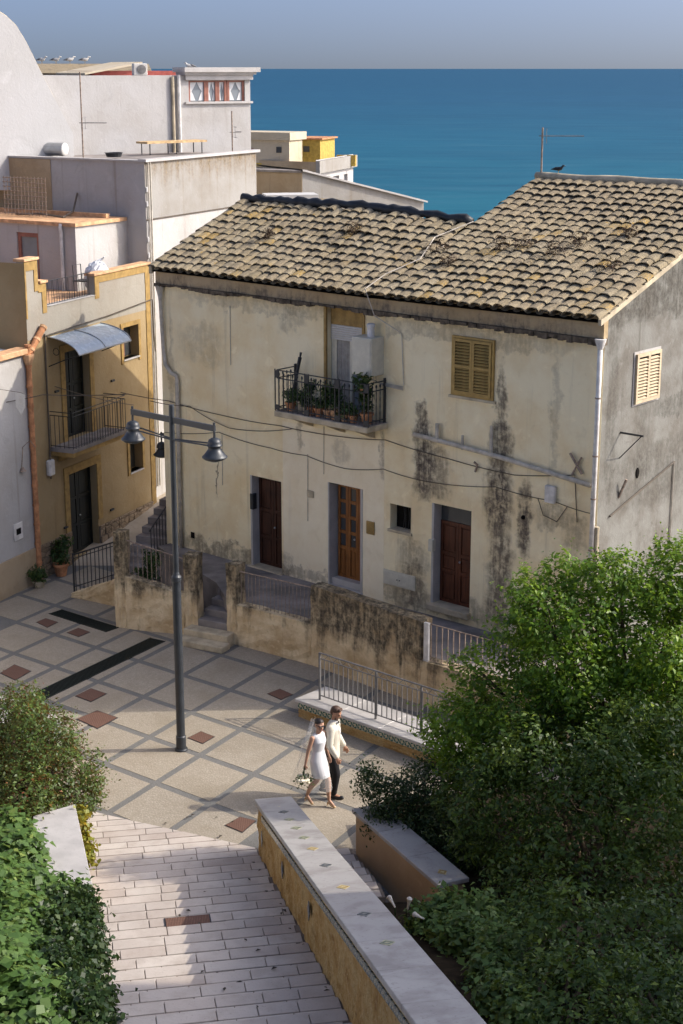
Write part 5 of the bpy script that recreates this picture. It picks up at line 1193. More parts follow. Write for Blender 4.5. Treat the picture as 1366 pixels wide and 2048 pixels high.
# tiled roof, red roof room and air conditioner on the upper house
rr_h = thing('roof_room', 'small red-painted roof room with a sloping pale roof', 'building', Vector((-6.6, 53.6, 12.5)), R(32))
B(-1.6, 1.6, 0, 2.0, 0, .42).build('wall', 'red_w', rr_h); MB().add([(-1.9, -.2, .30), (.1, -.2, .64), (.1, 2.2, .64), (-1.9, 2.2, .30), (-1.9, -.2, .36), (.1, -.2, .70), (.1, 2.2, .70), (-1.9, 2.2, .36)], [(0, 3, 2, 1), (4, 5, 6, 7), (0, 1, 5, 4), (1, 2, 6, 5), (2, 3, 7, 6), (3, 0, 4, 7)]).build('roof', 'far_cream', rr_h)
tr_h = thing('roof_shed', 'long low shed with an ochre tiled roof where the gulls perch', 'building', Vector((-8.2, 55.2, 12.3)), R(12))
B(-2.5, 1.8, 0, 2, 0, .55).build('wall', 'far_cream', tr_h); MB().add([(-2.6, -.15, .55), (1.9, -.15, .55), (1.9, 1.2, .85), (-2.6, 1.2, .85)], [(0, 1, 2, 3)]).build('roof', M['tile'], tr_h)
ac = thing('air_conditioner', 'white air conditioner unit on the roof of the upper house', 'air conditioner', Vector((-6.35, 52.2, 12.785)), R(20))
B(-.22, .22, -.14, .14, 0, .36).build('case', 'roller', ac, bevel=.02); MB().lathe([(.14, 0), (.14, .02), (.03, .025)], 16).build('fan_grille', 'rail_grey', ac, (.03, -.141, .18), (R(90), 0, 0))
def gull(label, loc, rz, kind='gull'):
    t = thing('seagull' if kind == 'gull' else 'bird', label, 'seagull' if kind == 'gull' else 'bird', loc, rz, 'seagulls on the roofs' if kind == 'gull' else None); t.scale = (.72, .72, .72) if kind == 'gull' else (.6, .6, .6)
    m = MB(); m.tube([(-.24, 0, .17), (-.12, 0, .19), (.0, 0, .2), (.1, 0, .22), (.15, 0, .28), (.18, 0, .33), (.23, 0, .325), (.28, 0, .31)], [.012, .05, .085, .07, .04, .042, .025, .006], 8); m.build('body', 'roller' if kind == 'gull' else 'black', t, smooth=True)
    m = MB(); m.tube([(-.32, 0, .17), (-.12, 0, .215), (.05, 0, .235)], [.008, .06, .045], 8); m.build('wings', 'rail_grey' if kind == 'gull' else 'black', t, smooth=True)
    for s_ in (-.025, .025): MB().tube([(0, s_, 0), (.0, s_, .14)], .007, 4).build('leg', 'ochre', t)
for lab, x, y, dp_ in (('seagull perched highest on the shed ridge beside the curved wall', 112, 121, 56.3), ('middle seagull of three on the shed ridge', 140, 125, 56.3), ('seagull nearest the red roof room on the shed ridge', 170, 126, 56.3), ('seagull half hidden behind the curved white wall', 84, 126, 56.3)):
    p = D(x, y, dp_); gull(lab, (p.x, p.y, 13.14), R(rnd.uniform(-15, 15)))
gull('seagull on the red roof edge beside the veranda', (-4.9, 53.6, 12.93), R(170))
gull('dark bird sitting on the right roof ridge beside the antenna', hp(SPLIT + .62, RD, roof_z(SPLIT + .6, RD) + .13), R(-20), 'dark')
# things on the white roof terrace
t = thing('water_tank', 'grey metal cylinder water tank lying on the white terrace', 'water tank', Vector((-9.0, 49.6, 10.45)), R(-25)); MB().tube([(-.75, 0, .2), (.75, 0, .2)], .2, 18).build('tank', 'steel', t); MB().ball((.75, 0, .2), (.05, .19, .19), 14, 8).build('end_cap', 'roller', t)
t = thing('table', 'long weathered wooden bench board on thin legs on the terrace', 'table', Vector((-5.3, 51.3, 10.42)), R(42)); B(-1.15, 1.15, -.3, .3, .34, .40).build('table_top', 'wood_pale', t)
for x in (-1.0, 0, 1.0):
    for y_ in (-.22, .22): MB().tube([(x, y_, 0), (x, y_, .34)], .018, 5).build('leg', 'iron', t)
t = thing('basin', 'dark plastic basin on the terrace parapet', 'basin', Vector((-6.8, 48.9, 10.45)), 0); MB().lathe([(.22, 0), (.26, .12), (.29, .12), (.27, .13), (.2, .03)], 14).build('bowl', 'iron', t)
def antenna(label, loc, h, boom, rz, n=9, z0=None, mat='rust'):
    t = thing('antenna', label, 'antenna', loc, rz, 'television antennas')
    MB().tube([(0, 0, 0), (0, 0, h)], .022, 6).build('mast', mat, t); z = z0 if z0 else h * .8
    MB().tube([(-.08, 0, z), (boom, 0, z)], .012, 5).build('boom', 'rail_grey', t); m = MB()
    for k in range(n): x = .15 + (boom - .17) * k / (n - 1); m.tube([(x, -.13 + .004 * k, z + .015), (x, .13 - .004 * k, z + .015)], .005, 4)
    m.tube([(.1, -.2, z + .16), (.1, .2, z + .16)], .006, 4); m.tube([(.1, -.2, z - .16), (.1, .2, z - .16)], .006, 4); m.tube([(.1, 0, z - .18), (.1, 0, z + .18)], .006, 4)
    m.build('elements', 'rail_grey', t); return t
antenna('antenna on the ridge of the lichen-spotted tile roof against the sea', hp(SPLIT + .12, RD, roof_z(SPLIT, RD) + .05), 1.15, 1.0, R(-5), 11, .95)
antenna('tall thin antenna mast in front of the white upper wall at left', Vector((-7.65, 48.5, 8.9)), 4.0, .75, R(-8), 7, 2.55)
a3 = antenna('antenna with a short crossbar on the white terrace near the veranda', Vector((-3.46, 52.0, 10.45)), 1.25, .3, R(20), 5, .6)
cable('cable', 'thick black cable lying on the terracotta roof ledge', [Vector((-7.68, 48.3, 10.0)), Vector((-7.7, 46.6, 9.05)), Vector((-7.9, 46.0, 8.93)), Vector((-8.6, 46.3, 9.0)), Vector((-9.4, 46.9, 8.94))], .03)

# far yellow house on the shore and wall between
fh = thing('house', 'distant cream and yellow house with a walled roof terrace above the sea', 'house', Vector((-1.33, 85, 0)), R(72))
m = wall_holes(0, 6.4, -10, 8.4, [(1.2, 2.0, 6.3, 7.3), (2.9, 3.9, 6.2, 7.4), (4.7, 5.4, 6.4, 7.4)], 0, .2); m.build('side_wall', 'white', fh)
for (a, b, c, d) in ((1.2, 2.0, 6.3, 7.3), (2.9, 3.9, 6.2, 7.4), (4.7, 5.4, 6.4, 7.4)):
    w_ = B(a, b, .16, .2, c, d).build('window', 'glass_s', fh); B((a + b) / 2 - .04, (a + b) / 2 + .04, .12, .159, c, d).build('window_frame', 'winwood', w_)
m = MB(); m.box(-.02, 6.5, -.22, .0, 7.72, 8.36); m.build('terrace_parapet', 'grey_w', fh)
dxl2 = Matrix.Rotation(-R(72), 3, 'Z') @ Vector((math.sin(R(-58)), math.cos(R(-58)), 0))
m = MB(); e = dxl2 * 8; m.add([(-.02, -.22, -10), (e.x, e.y, -10), (e.x, e.y, 8.3), (-.02, -.22, 8.3)], [(1, 0, 3, 2)]); m.build('front_wall', 'brown_w', fh)
m = MB(); m.add([(0, 0, 7.8), (6.5, 0, 7.8), (6.5, 9, 7.8), (e.x, e.y, 7.8)], [(0, 1, 2, 3)]); m.build('terrace_floor', 'far_cream', fh)
f2 = bpy.data.objects.new('upper_storey', MB().box(-4.2, .0, 0, 4, 7.8, 9.45).mesh('upper_storey')); COL.objects.link(f2); f2.parent = fh; f2.location = (1.4, 2.3, 0); f2.rotation_euler = (0, 0, R(-72 + 26) * 0 + R(-100)); f2.data.materials.append(M['far_cream'])
bpy.data.objects.remove(f2)
ups = thing('house', 'distant cream rooftop room with a brown door beside the bright yellow one', 'house', Vector((-2.75, 86.2, 7.8)), R(-24))
B(-5, 0, 0, 1.6, 0, 1.55).build('wall', 'far_cream', ups); B(-5.1, .12, -.15, 1.9, 1.5505, 1.95).build('roof_parapet', 'far_cream', ups); B(-5, .005, -.02, -.001, 0, .35).build('base_band', 'far_yellow', ups)
B(-2.55, -2.1, -.03, -.001, .1, 1.1).build('door', 'winwood', ups); B(-.75, -.45, -.03, -.001, .9, 1.2).build('window', 'glass', ups)
yr = thing('house', 'bright yellow rooftop room on the distant terrace', 'house', Vector((-1.15, 88.2, 7.8)), R(-18))
B(-1.5, 0, 0, 2.5, 0, 1.5).build('wall', 'far_yellow', yr); B(-1.6, .15, -.1, 2.6, 1.5005, 1.58).build('roof', 'terra', yr); B(-.95, -.6, -.03, -.001, .85, 1.15).build('window', 'glass', yr)
B(.2, 1.3, 2.2, 2.35, .0, .6).build('yellow_parapet', 'far_yellow', yr)
mw = thing('building', 'grey lit side wall of a shed-roofed building behind the tiled ridge', 'building', Vector((-1.39, 58, 0)), R(90 - 60))
m = MB(); m.xprism([(0, 4), (5.15, 4), (5.15, 8.2), (0, 9.48)], 0, 4); m.build('side_wall', 'grey_w', mw)
m = MB(); m.add([(-.05, -.12, 9.55), (5.25, -.12, 8.24), (5.25, 4, 8.24), (-.05, 4, 9.55), (-.05, -.12, 9.485), (5.25, -.12, 8.175)], [(0, 1, 2, 3), (4, 5, 1, 0)]); m.build('roof_edge', 'marble', mw)
mw2 = thing('building', 'low brownish wall in shade left of the grey shed building', 'building', Vector((-1.39, 58, 0)), R(-28))
B(-6, -.01, -.02, .3, 4, 9.42).build('wall', 'brown_w', mw2); B(-6, -.01, -.1, .4, 9.4205, 9.5).build('coping', 'terrace', mw2)
pr2 = thing('roof', 'small dark tiled lean-to roof below the brown wall', 'roof', Vector((-1.9, 55.5, 8.0)), R(-28)); MB().add([(-3, 0, 0), (1, 0, 0), (1, 2, .6), (-3, 2, .6)], [(0, 1, 2, 3)]).build('roof_sheet', M['tile'], pr2); B(-3, 1, .02, 1.9, -2, -.05).build('wall', 'grey_w', pr2)
cn = thing('canopy', 'white flat canopy edge with one post behind the black ridge tarp', 'canopy', D(600, 398, 47.5), R(10)); B(-1.0, .55, 0, .9, .0, .12).build('roof_sheet', 'roller', cn); B(.45, .52, .02, .09, -1.2, -.001).build('post', 'roller', cn)

# ================================================================== STREET LAMP
LP = Vector((-3.17, 29.25, 0))
def bell(parent, loc, mat, s=1.0):
    h = bpy.data.objects.new('lamp_head', MB().lathe([(.0, .42), (.06, .42), (.13, .385), (.155, .33), (.15, .29), (.175, .285), (.175, .265), (.145, .255), (.14, .21), (.17, .17), (.24, .09), (.285, .055), (.285, .035), (.23, .0), (.12, -.035), (.001, -.05)], 22).mesh('lamp_head', 0, True)); COL.objects.link(h); h.parent = parent; h.location = loc; h.scale = (s * .82, s * .82, s * .95); h.data.materials.append(M[mat])
    MB().lathe([(.001, -.055), (.11, -.04), (.22, -.002)], 18).build('lens', 'glass_s', h); MB().tube([(0, 0, .41), (0, 0, .72)], .028, 8).build('hanger', mat, h)
    return h
la_ = thing('street_lamp', 'tall grey street lamp with two bell-shaped lanterns on a crossbar', 'street lamp', LP, HROT)
MB().lathe([(.10, 0), (.10, .30), (.085, .32), (.085, 3.50), (.098, 3.52), (.098, 3.60), (.07, 3.64), (.056, 3.70), (.05, 6.93), (.045, 6.96), (.0, 6.965)], 18).build('pole', 'lamp_iron', la_, smooth=False)
MB().lathe([(.13, 0), (.13, .03), (.118, .05)], 18).build('base_collar', 'lamp_iron', la_)
B(-1.13, 1.15, -.022, .022, 6.62, 6.73).build('crossbar', 'lamp_iron', la_)
for s_, ln in ((-1, 1.10), (1, 1.13)):
    bell(la_, (s_ * ln, 0, 6.10), 'lamp_iron')
    for yo in (-.09, .09): MB().tube([(0, yo * .3, 6.30), (s_ * (ln - .1), yo, 6.36)], .016, 6).build('brace', 'lamp_iron', la_)
wlp = thing('wall_lamp', 'black bell-shaped wall lantern on a bracket at the cream house corner', 'wall lamp', hp(-3.66, .25, 3.2), HROT)
bell(wlp, (-.38, 0, 0), 'iron', .95); MB().tube([(.0, 0, .62), (-.40, 0, .60)], .03, 6).build('bracket_arm', 'iron', wlp); MB().tube([(.0, 0, .28), (-.3, 0, .27)], .015, 6).build('brace', 'iron', wlp)

# ================================================================== NEIGHBOUR BUILDING (to the right of the steps; it shades the lower steps)
nb = thing('building', 'tall plain plastered building right of the garden beyond the frame', 'building', Vector((13.0, 18.75, 0)), 0)
m = wall_holes(-11.5, 0, 0, 13.2, [(-3, -2, 4, 6), (-6, -5, 4, 6), (-3, -2, 8, 10), (-6, -5, 8, 10)], 0, .2)
wv_ = bpy.data.objects.new('wall', MB().box(0, 8, -13, 0, 0, 13.2).mesh('wall')); COL.objects.link(wv_); wv_.parent = nb; wv_.data.materials.append(M['cream_w'])
B(-.2, 8.2, -13.2, .2, 13.2005, 13.4).build('roof_slab', 'terra', nb)
B(0, 8, .001, 3.5, 0, 11.2).build('shade_wing_wall', 'cream_w', nb); B(-.1, 8.1, .201, 3.6, 11.2005, 11.35).build('shade_wing_roof', 'terra', nb)  # unseen wing added, its height set to shade the coping and lower shrub
for z in (3, 7):
    for y_ in (-3, -6.5, -10): 
        w_ = B(-.03, -.001, y_ - .5, y_ + .5, z, z + 1.6).build('window', 'glass', nb); B(-.05, -.031, y_ - .03, y_ + .03, z, z + 1.6).build('window_frame', 'winwood', w_)

lf = thing('building', 'unseen white house added beyond the left edge to bounce light on the facade', 'building', Vector((-13.0, 10.0, 0)), 0)  # unseen house, added as a sunlit bounce wall for the shaded facade
B(-7, 0, 0, 22.5, 0, 10.5).build('wall', 'white2', lf); B(-7.2, .2, -.2, 22.7, 10.5005, 10.7).build('roof_slab', 'terra', lf)
for z in (2.5, 6.5):
    for y_ in (3, 8, 13, 18):
        w_ = B(.001, .03, y_ - .5, y_ + .5, z, z + 1.6).build('window', 'glass', lf); B(.031, .05, y_ - .03, y_ + .03, z, z + 1.6).build('window_frame', 'winwood', w_)

# ================================================================== VEGETATION
def shrub(label, base, blobs, n, leaf, mat, seed, cat='shrub', name='shrub', **kw):
    bs = Vector(base); t = thing(name, label, cat, bs)
    loc_ = [(x - bs.x, y - bs.y, z - bs.z, r) for x, y, z, r in blobs]
    crown('crown', loc_, n, leaf, mat, t, seed, **kw)
    limbs('trunk', [b for b in loc_ if b[3] > .35] or loc_, (0, 0, 0), t, kw.get('r0', .08) if False else .07)
    return t
def gb(lst): return [(*G(x, y, z), r) for x, y, z, r in lst]
def bl(lst): return [(*D(x, y, Y), r) for x, y, Y, r in lst]
big = bl([(1305, 1250, 24.2, .72), (1250, 1300, 24.2, .7), (1140, 1310, 24.2, 1.05), (1020, 1430, 24.2, .95), (945, 1500, 24.4, .72), (1230, 1430, 23.9, 1.25), (1368, 1185, 24.4, .55), (1372, 1115, 24.4, .26), (1190, 1200, 24.4, .72), (1090, 1220, 24.4, .52), (1370, 1330, 24.0, 1.2), (905, 1440, 24.7, .4), (960, 1345, 24.7, .45), (1350, 1460, 23.6, 1.15), (1120, 1140, 24.5, .28), (1010, 1270, 24.7, .35), (1240, 1145, 24.4, .4)])
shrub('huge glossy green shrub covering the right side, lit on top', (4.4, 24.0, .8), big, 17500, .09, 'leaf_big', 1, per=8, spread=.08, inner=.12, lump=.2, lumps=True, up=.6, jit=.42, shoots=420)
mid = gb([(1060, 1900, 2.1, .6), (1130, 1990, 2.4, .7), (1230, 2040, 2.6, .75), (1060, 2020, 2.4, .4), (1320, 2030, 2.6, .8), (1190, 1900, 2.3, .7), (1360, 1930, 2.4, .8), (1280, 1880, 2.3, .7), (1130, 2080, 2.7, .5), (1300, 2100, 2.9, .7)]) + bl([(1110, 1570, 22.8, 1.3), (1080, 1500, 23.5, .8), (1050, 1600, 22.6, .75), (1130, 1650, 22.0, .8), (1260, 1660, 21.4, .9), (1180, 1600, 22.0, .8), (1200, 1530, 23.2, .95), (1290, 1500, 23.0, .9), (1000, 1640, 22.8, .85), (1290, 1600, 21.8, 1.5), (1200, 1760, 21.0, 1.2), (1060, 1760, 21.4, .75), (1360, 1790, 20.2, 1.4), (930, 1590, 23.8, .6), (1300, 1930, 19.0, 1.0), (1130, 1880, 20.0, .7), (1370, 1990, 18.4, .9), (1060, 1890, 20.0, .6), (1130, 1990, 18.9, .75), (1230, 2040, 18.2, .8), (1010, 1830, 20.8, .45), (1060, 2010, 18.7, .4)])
shrub('lower shrub with shade painted into its leaf colour, beneath the huge lit one at right', (3.8, 21.4, 1.0), mid, 19000, .088, 'leaf_shaded', 2, per=8, spread=.085, inner=.12, lump=.2, lumps=True, up=.6, jit=.42, shoots=200)
lo = gb([(960, 1850, 1.5, .34), (1000, 1910, 1.65, .36), (900, 1830, 1.35, .26), (850, 1850, 1.25, .2), (985, 1960, 1.85, .28), (930, 1880, 1.55, .28), (1010, 2010, 2.1, .3), (890, 1870, 1.4, .2), (1050, 2060, 2.4, .3)])
shrub('low leafy bed plants between the coping and the garden wall', (1.9, 19.8, 1.2), lo, 1900, .11, 'leaf_ivy', 3, per=7, spread=.10, inner=.35, aspect=.6, name='bed_plant', cat='plant', up=.6, jit=.4)
sm_b = bl([(800, 1600, 24.7, .42), (745, 1570, 24.9, .24), (860, 1580, 24.6, .48), (770, 1640, 24.4, .3), (840, 1660, 24.2, .36), (735, 1545, 25.0, .13), (900, 1660, 23.9, .42), (950, 1700, 23.4, .4)])
shrub('small dark shrub with reddish tips spilling over the garden wall end', (1.3, 24.6, .6), sm_b, 2800, .06, 'leaf_dk', 4, per=7, spread=.09, inner=.3, shoots=60)
# calla-like white flowers in the bed
for k, (x, y) in enumerate(((790, 1815), (815, 1818), (848, 1838))):
    p = G(x, y, 1.55); t = thing('white_flower', ['white flower leaning at the coping edge, leftmost of three', 'upright closed white flower, middle of three by the coping', 'white flower lying low, rightmost of three by the coping'][k], 'flower', p, rnd.uniform(0, 6), 'white flowers by the coping')
    MB().tube([(0, 0, -.5), (.02, 0, 0)], .008, 5).build('stem', 'leaf_pot', t); MB().lathe([(.012, 0), (.018, .07), (.03, .13), (.042, .17), (.02, .19)], 10).build('bloom', 'roller', t, None, (R(35 * (k - 1)), R(30 - 40 * k), 0))
# left shrubs
lb_ = bl([(55, 1500, 26.3, .78), (125, 1545, 25.9, .58), (30, 1590, 25.4, .8), (150, 1595, 25.6, .42), (85, 1610, 25.1, .6), (20, 1450, 27.0, .55), (15, 1660, 24.6, .5), (110, 1490, 26.4, .45), (178, 1570, 25.7, .25)])
shrub('red-tipped bushy shrub over the planter coping at the left edge', (-5.6, 25.8, .8), lb_, 7500, .07, 'leaf_red', 6, per=7, spread=.07, inner=.12, lumps=True, up=.55, jit=.42, shoots=160)
lt = bl([(75, 1420, 27.6, .22), (100, 1470, 27.2, .28), (70, 1470, 27.2, .25), (40, 1425, 27.6, .22), (70, 1398, 27.8, .14)])
shrub('pale feathery green plant tip behind the red-tipped shrub', (-6.0, 27.3, .9), lt, 900, .055, 'leaf_ivy', 7, per=7, spread=.07, aspect=.3, name='feathery_plant', cat='plant')
iv = gb([(20, 1730, 1.0, .5), (0, 1800, 1.15, .6), (60, 1800, 1.1, .42), (30, 1870, 1.4, .5), (20, 1950, 1.8, .5), (40, 2040, 2.3, .55), (-60, 1850, 1.4, .8), (-50, 2010, 2.2, .8), (20, 1680, .95, .4), (0, 1900, 1.5, .5), (90, 1790, 1.0, .2), (140, 1782, .92, .16)])
shrub('sunlit broad-leaved ivy covering the planter at the lower left corner', (-5.2, 20.4, 1.2), iv, 5200, .125, 'leaf_ivy', 8, per=6, spread=.09, inner=.1, aspect=.9, up=.7, jit=.3, name='ivy', cat='ivy')
iv2 = gb([(110, 1830, 1.15, .34), (160, 1815, 1.0, .22), (100, 1890, 1.4, .4), (165, 1860, 1.15, .26), (105, 1960, 1.75, .42), (165, 1925, 1.45, .28), (105, 2040, 2.2, .46), (170, 2000, 1.8, .27), (175, 2060, 2.1, .27), (165, 1805, .85, .18), (172, 1845, .95, .18), (178, 1895, 1.15, .2), (184, 1945, 1.45, .2), (190, 1995, 1.75, .2), (192, 2045, 2.05, .2)])
shrub('dark green creeper hanging down the planter side beside the steps', (-4.2, 19.6, 1.2), iv2, 5000, .085, 'leaf_dk', 12, per=6, spread=.08, inner=.25, aspect=.75, name='creeper', cat='creeper')
vn = [(*G(x, y, z), r) for x, y, z, r in ((158, 1640, .75, .10), (162, 1665, .6, .09), (168, 1690, .45, .12), (170, 1715, .3, .12), (160, 1625, .85, .08))]
shrub('yellow-green vine trailing down the end of the white coping', (vn[0][0], vn[0][1], .1), vn, 190, .10, 'leaf_vine', 9, per=5, spread=.06, inner=.5, aspect=.8, name='vine', cat='vine')
# fallen leaves
fl = random.Random(21)
lv_me = MB().add([(-.04, 0, 0), (0, -.02, .012), (.045, 0, .004), (0, .022, .014)], [(0, 1, 2, 3)])
lm = lv_me.mesh('fallen_leaf')
sf = MB()
for k in range(80):
    s_ = fl.uniform(-1.6, 8.5); t_ = -fl.random() ** 2.2 * 2.9 - .06 if fl.random() < .7 else fl.uniform(-3.4, -2.9)
    z = tread_z(s_) + (.018 if s_ >= S0 else .028); a = fl.uniform(0, 6.3); k_ = fl.uniform(.5, 1.4)
    ca_, sa_ = math.cos(a) * k_, math.sin(a) * k_
    sf.add([(t_ + x * ca_ - y_ * sa_, -s_ + x * sa_ + y_ * ca_, z + zz * k_) for x, y_, zz in lv_me.v], [(0, 1, 2, 3)])
lo_ = sf.build('fallen_leaves', 'leaf_dry', None, ST_O, (0, 0, -ST_AZ)); tag(lo_, 'dry leaf litter scattered on the steps along the wall', 'leaves', None, 'stuff')

# ================================================================== PEOPLE
M['skin'] = plain('skin', (0.38, 0.205, 0.13), .5, .3, var=.1, scale=9, bump=0); M['skin_w'] = plain('skin_light', (0.43, 0.25, 0.17), .5, .3, var=.08, scale=9, bump=0)
M['hair_d'] = plain('dark_hair', (0.018, 0.012, 0.010), .4, .4, var=.3, scale=30, bump=.4); M['hair_b'] = plain('brown_hair', (0.075, 0.04, 0.025), .5, .35, var=.35, scale=35, bump=.4)
M['ivory'] = plain('ivory_wool', (0.58, 0.54, 0.45), .85, .15, var=.06, scale=8, bump=.15); M['satin'] = plain('white_satin', (0.62, 0.62, 0.635), .45, .35, var=.03, scale=7, bump=.1)
M['suit_b'] = plain('black_cloth', (0.010, 0.010, 0.012), .7, .25, var=.2, bump=.1); M['patent'] = plain('black_leather', (0.010, 0.010, 0.012), .25, .5, var=.1, bump=0)
M['nude'] = plain('nude_leather', (0.52, 0.33, 0.17), .45, .35, var=.08, bump=0); M['lips'] = plain('lips', (0.35, 0.09, 0.08), .5, .3, bump=0)
vb = NB('veil_tulle'); vb.fin((0.85, 0.84, 0.82), .8, .1); tr_ = vb.node('ShaderNodeBsdfTransparent'); mx_ = vb.node('ShaderNodeMixShader'); mx_.inputs[0].default_value = .17
vb.l.new(tr_.outputs[0], mx_.inputs[1]); vb.l.new(vb.p.outputs[0], mx_.inputs[2]); vb.l.new(mx_.outputs[0], vb.out.inputs[0]); M['veil'] = vb.m
def solid(parts, name, mat, parent, voxel=.009, smooth=4):
    m = MB()
    for p in parts:
        if p[0] == 'c':
            _, a, ra, b, rb_ = p; a, b = Vector(a), Vector(b); n = 5
            m.tube([a.lerp(b, k / n) for k in range(n + 1)], [ra + (rb_ - ra) * k / n for k in range(n + 1)], 12); m.ball(a, ra, 12, 8); m.ball(b, rb_, 12, 8)
        elif p[0] == 'e': m.ball(p[1], p[2], 16, 12)
        elif p[0] == 'l':                       # loft of ellipses (cx,cy,z,rx,ry)
            o = len(m.v); S_ = 20; R_ = p[1]
            for (cx, cy, z, rx, ry) in R_:
                for k in range(S_): a = 2 * math.pi * k / S_; m.v.append((cx + rx * math.cos(a), cy + ry * math.sin(a), z))
            for i in range(len(R_) - 1):
                for k in range(S_): k2 = (k + 1) % S_; m.f.append((o + i * S_ + k, o + i * S_ + k2, o + (i + 1) * S_ + k2, o + (i + 1) * S_ + k))
            m.f.append(tuple(o + k for k in range(S_))[::-1]); m.f.append(tuple(o + (len(R_) - 1) * S_ + k for k in range(S_)))
    me = m.mesh(name + '_src'); bm = bmesh.new(); bm.from_mesh(me); bmesh.ops.recalc_face_normals(bm, faces=bm.faces); bm.to_mesh(me); bm.free()
    tmp = bpy.data.objects.new('tmp', me); COL.objects.link(tmp)
    md = tmp.modifiers.new('r', 'REMESH'); md.mode = 'VOXEL'; md.voxel_size = voxel
    ms = tmp.modifiers.new('s', 'SMOOTH'); ms.factor = .5; ms.iterations = smooth
    dg = bpy.context.evaluated_depsgraph_get(); out = bpy.data.meshes.new_from_object(tmp.evaluated_get(dg)); out.name = name
    bpy.data.objects.remove(tmp); out.materials.clear()
    out.polygons.foreach_set('use_smooth', [True] * len(out.polygons))
    return mk(name, out, mat, parent)
def hand(w_, fwd, side, thumb, curl=.5, s=1.0):
    w_, f, sd_ = Vector(w_), Vector(fwd).normalized(), Vector(side).normalized(); inn = f.cross(sd_) * (1 if thumb > 0 else -1); P = []
    pc = w_ + f * .05 * s; P += [('c', w_, .024 * s, pc, .028 * s)]
    for k in range(4): P.append(('c', w_ + f * .03 * s + sd_ * (k - 1.5) * .018 * s, .013 * s, w_ + f * .088 * s + sd_ * (k - 1.5) * .0195 * s, .0115 * s))
    for k, L in enumerate((.068, .078, .074, .058)):
        b0 = w_ + f * .09 * s + sd_ * (k - 1.5) * .0205 * s; b1 = b0 + (f * (1 - .3 * curl) + inn * curl * .5) * L * .55 * s; b2 = b1 + (f * (.8 - curl) + inn * curl) * L * .5 * s
        P += [('c', b0, .0095 * s, b1, .0088 * s), ('c', b1, .0088 * s, b2, .0075 * s)]
    t0 = w_ + f * .03 * s - sd_ * .022 * s * thumb; t1 = t0 + (f * .7 - sd_ * .8 * thumb + inn * .3).normalized() * .04 * s; t2 = t1 + (f * .95 - sd_ * .15 * thumb + inn * .35).normalized() * .032 * s
    return P + [('c', t0, .013 * s, t1, .0105 * s), ('c', t1, .0105 * s, t2, .009 * s)]
def yawp(c, yaw, off, pitch=0.0):
    v = Vector(off); v = Matrix.Rotation(yaw, 3, 'Z') @ (Matrix.Rotation(pitch, 3, 'Y') @ v); return Vector(c) + v
def head(c, yaw, pitch, s=1.0):
    q = lambda *o: yawp(c, yaw, Vector(o) * s, pitch)
    return [('e', q(-.012, 0, .035), (.098 * s, .080 * s, .095 * s)), ('e', q(.012, 0, -.02), (.082 * s, .068 * s, .095 * s)), ('c', q(.03, 0, -.07), .046 * s, q(.058, 0, -.095), .026 * s),
            ('c', q(.088, 0, .01), .010 * s, q(.108, 0, -.028), .013 * s), ('c', q(.075, -.035, .028), .016 * s, q(.075, .035, .028), .016 * s), ('e', q(-.005, .078, -.005), (.018 * s, .012 * s, .03 * s)), ('e', q(-.005, -.078, -.005), (.018 * s, .012 * s, .03 * s)),
            ('c', q(.078, -.016, -.058), .012 * s, q(.078, .016, -.058), .012 * s)], q
# ---- man
mp = G(664, 1594)
man = thing('person', 'person in ivory dinner jacket and black trousers looking down while walking', 'person', (mp.x, mp.y, .006), R(-12))
hd, hq = head((.075, 0, 1.665), R(-8), R(22), 1.02)
RS, RE, RW = (.02, -.195, 1.425), (.015, -.265, 1.13), (.15, -.255, .90); LS, LE, LW = (.03, .195, 1.425), (.05, .26, 1.13), (.18, .235, .93)
RH, RK, RAk = (.0, -.085, .93), (.10, -.085, .50), (.045, -.085, .09); LH, LK, LAk = (0, .085, .93), (.02, .085, .50), (-.20, .085, .13)
body = hd + [('c', (.03, 0, 1.44), .06, (.055, 0, 1.60), .055), ('l', [(0, 0, .88, .09, .145), (0, 0, 1.0, .09, .135), (.01, 0, 1.2, .105, .15), (.02, 0, 1.36, .105, .17), (.02, 0, 1.46, .07, .13)]),
     ('c', RS, .06, RE, .045), ('c', RE, .043, RW, .028), ('c', LS, .06, LE, .045), ('c', LE, .043, LW, .028), ('c', RH, .085, RK, .055), ('c', RK, .055, RAk, .035), ('c', LH, .085, LK, .055), ('c', LK, .055, LAk, .035), ('c', RAk, .035, (.2, -.085, .035), .03), ('c', LAk, .035, (-.06, .085, .045), .03)]
body += hand(RW, (.35, .0, -.95), (.9, 0, .35), -1, .7) + hand(LW, (.6, -.1, -.8), (.8, 0, .6), 1, .6)
solid(body, 'body', 'skin', man, .008, 3)
jk = [('l', [(.01, 0, .80, .135, .185), (.01, 0, .86, .135, .182), (.012, 0, .98, .13, .175), (.018, 0, 1.10, .125, .17), (.02, 0, 1.25, .138, .188), (.02, 0, 1.38, .132, .20), (.015, 0, 1.46, .10, .165), (.02, 0, 1.515, .068, .085)]),
      ('c', RS, .082, RE, .066), ('c', RE, .066, (.135, -.256, .935), .05), ('c', LS, .082, LE, .066), ('c', LE, .066, (.165, .238, .96), .05)]
jo = solid(jk, 'jacket', 'ivory', man, .011, 5)
for s_ in (-1, 1): MB().add([(.075, s_ * .055, 1.50), (.150, s_ * .085, 1.36), (.152, s_ * .02, 1.12), (.158, s_ * .008, 1.12), (.163, s_ * .05, 1.36), (.095, s_ * .035, 1.51)], [(0, 1, 2, 3, 4, 5)]).build('lapel', 'ivory', jo)
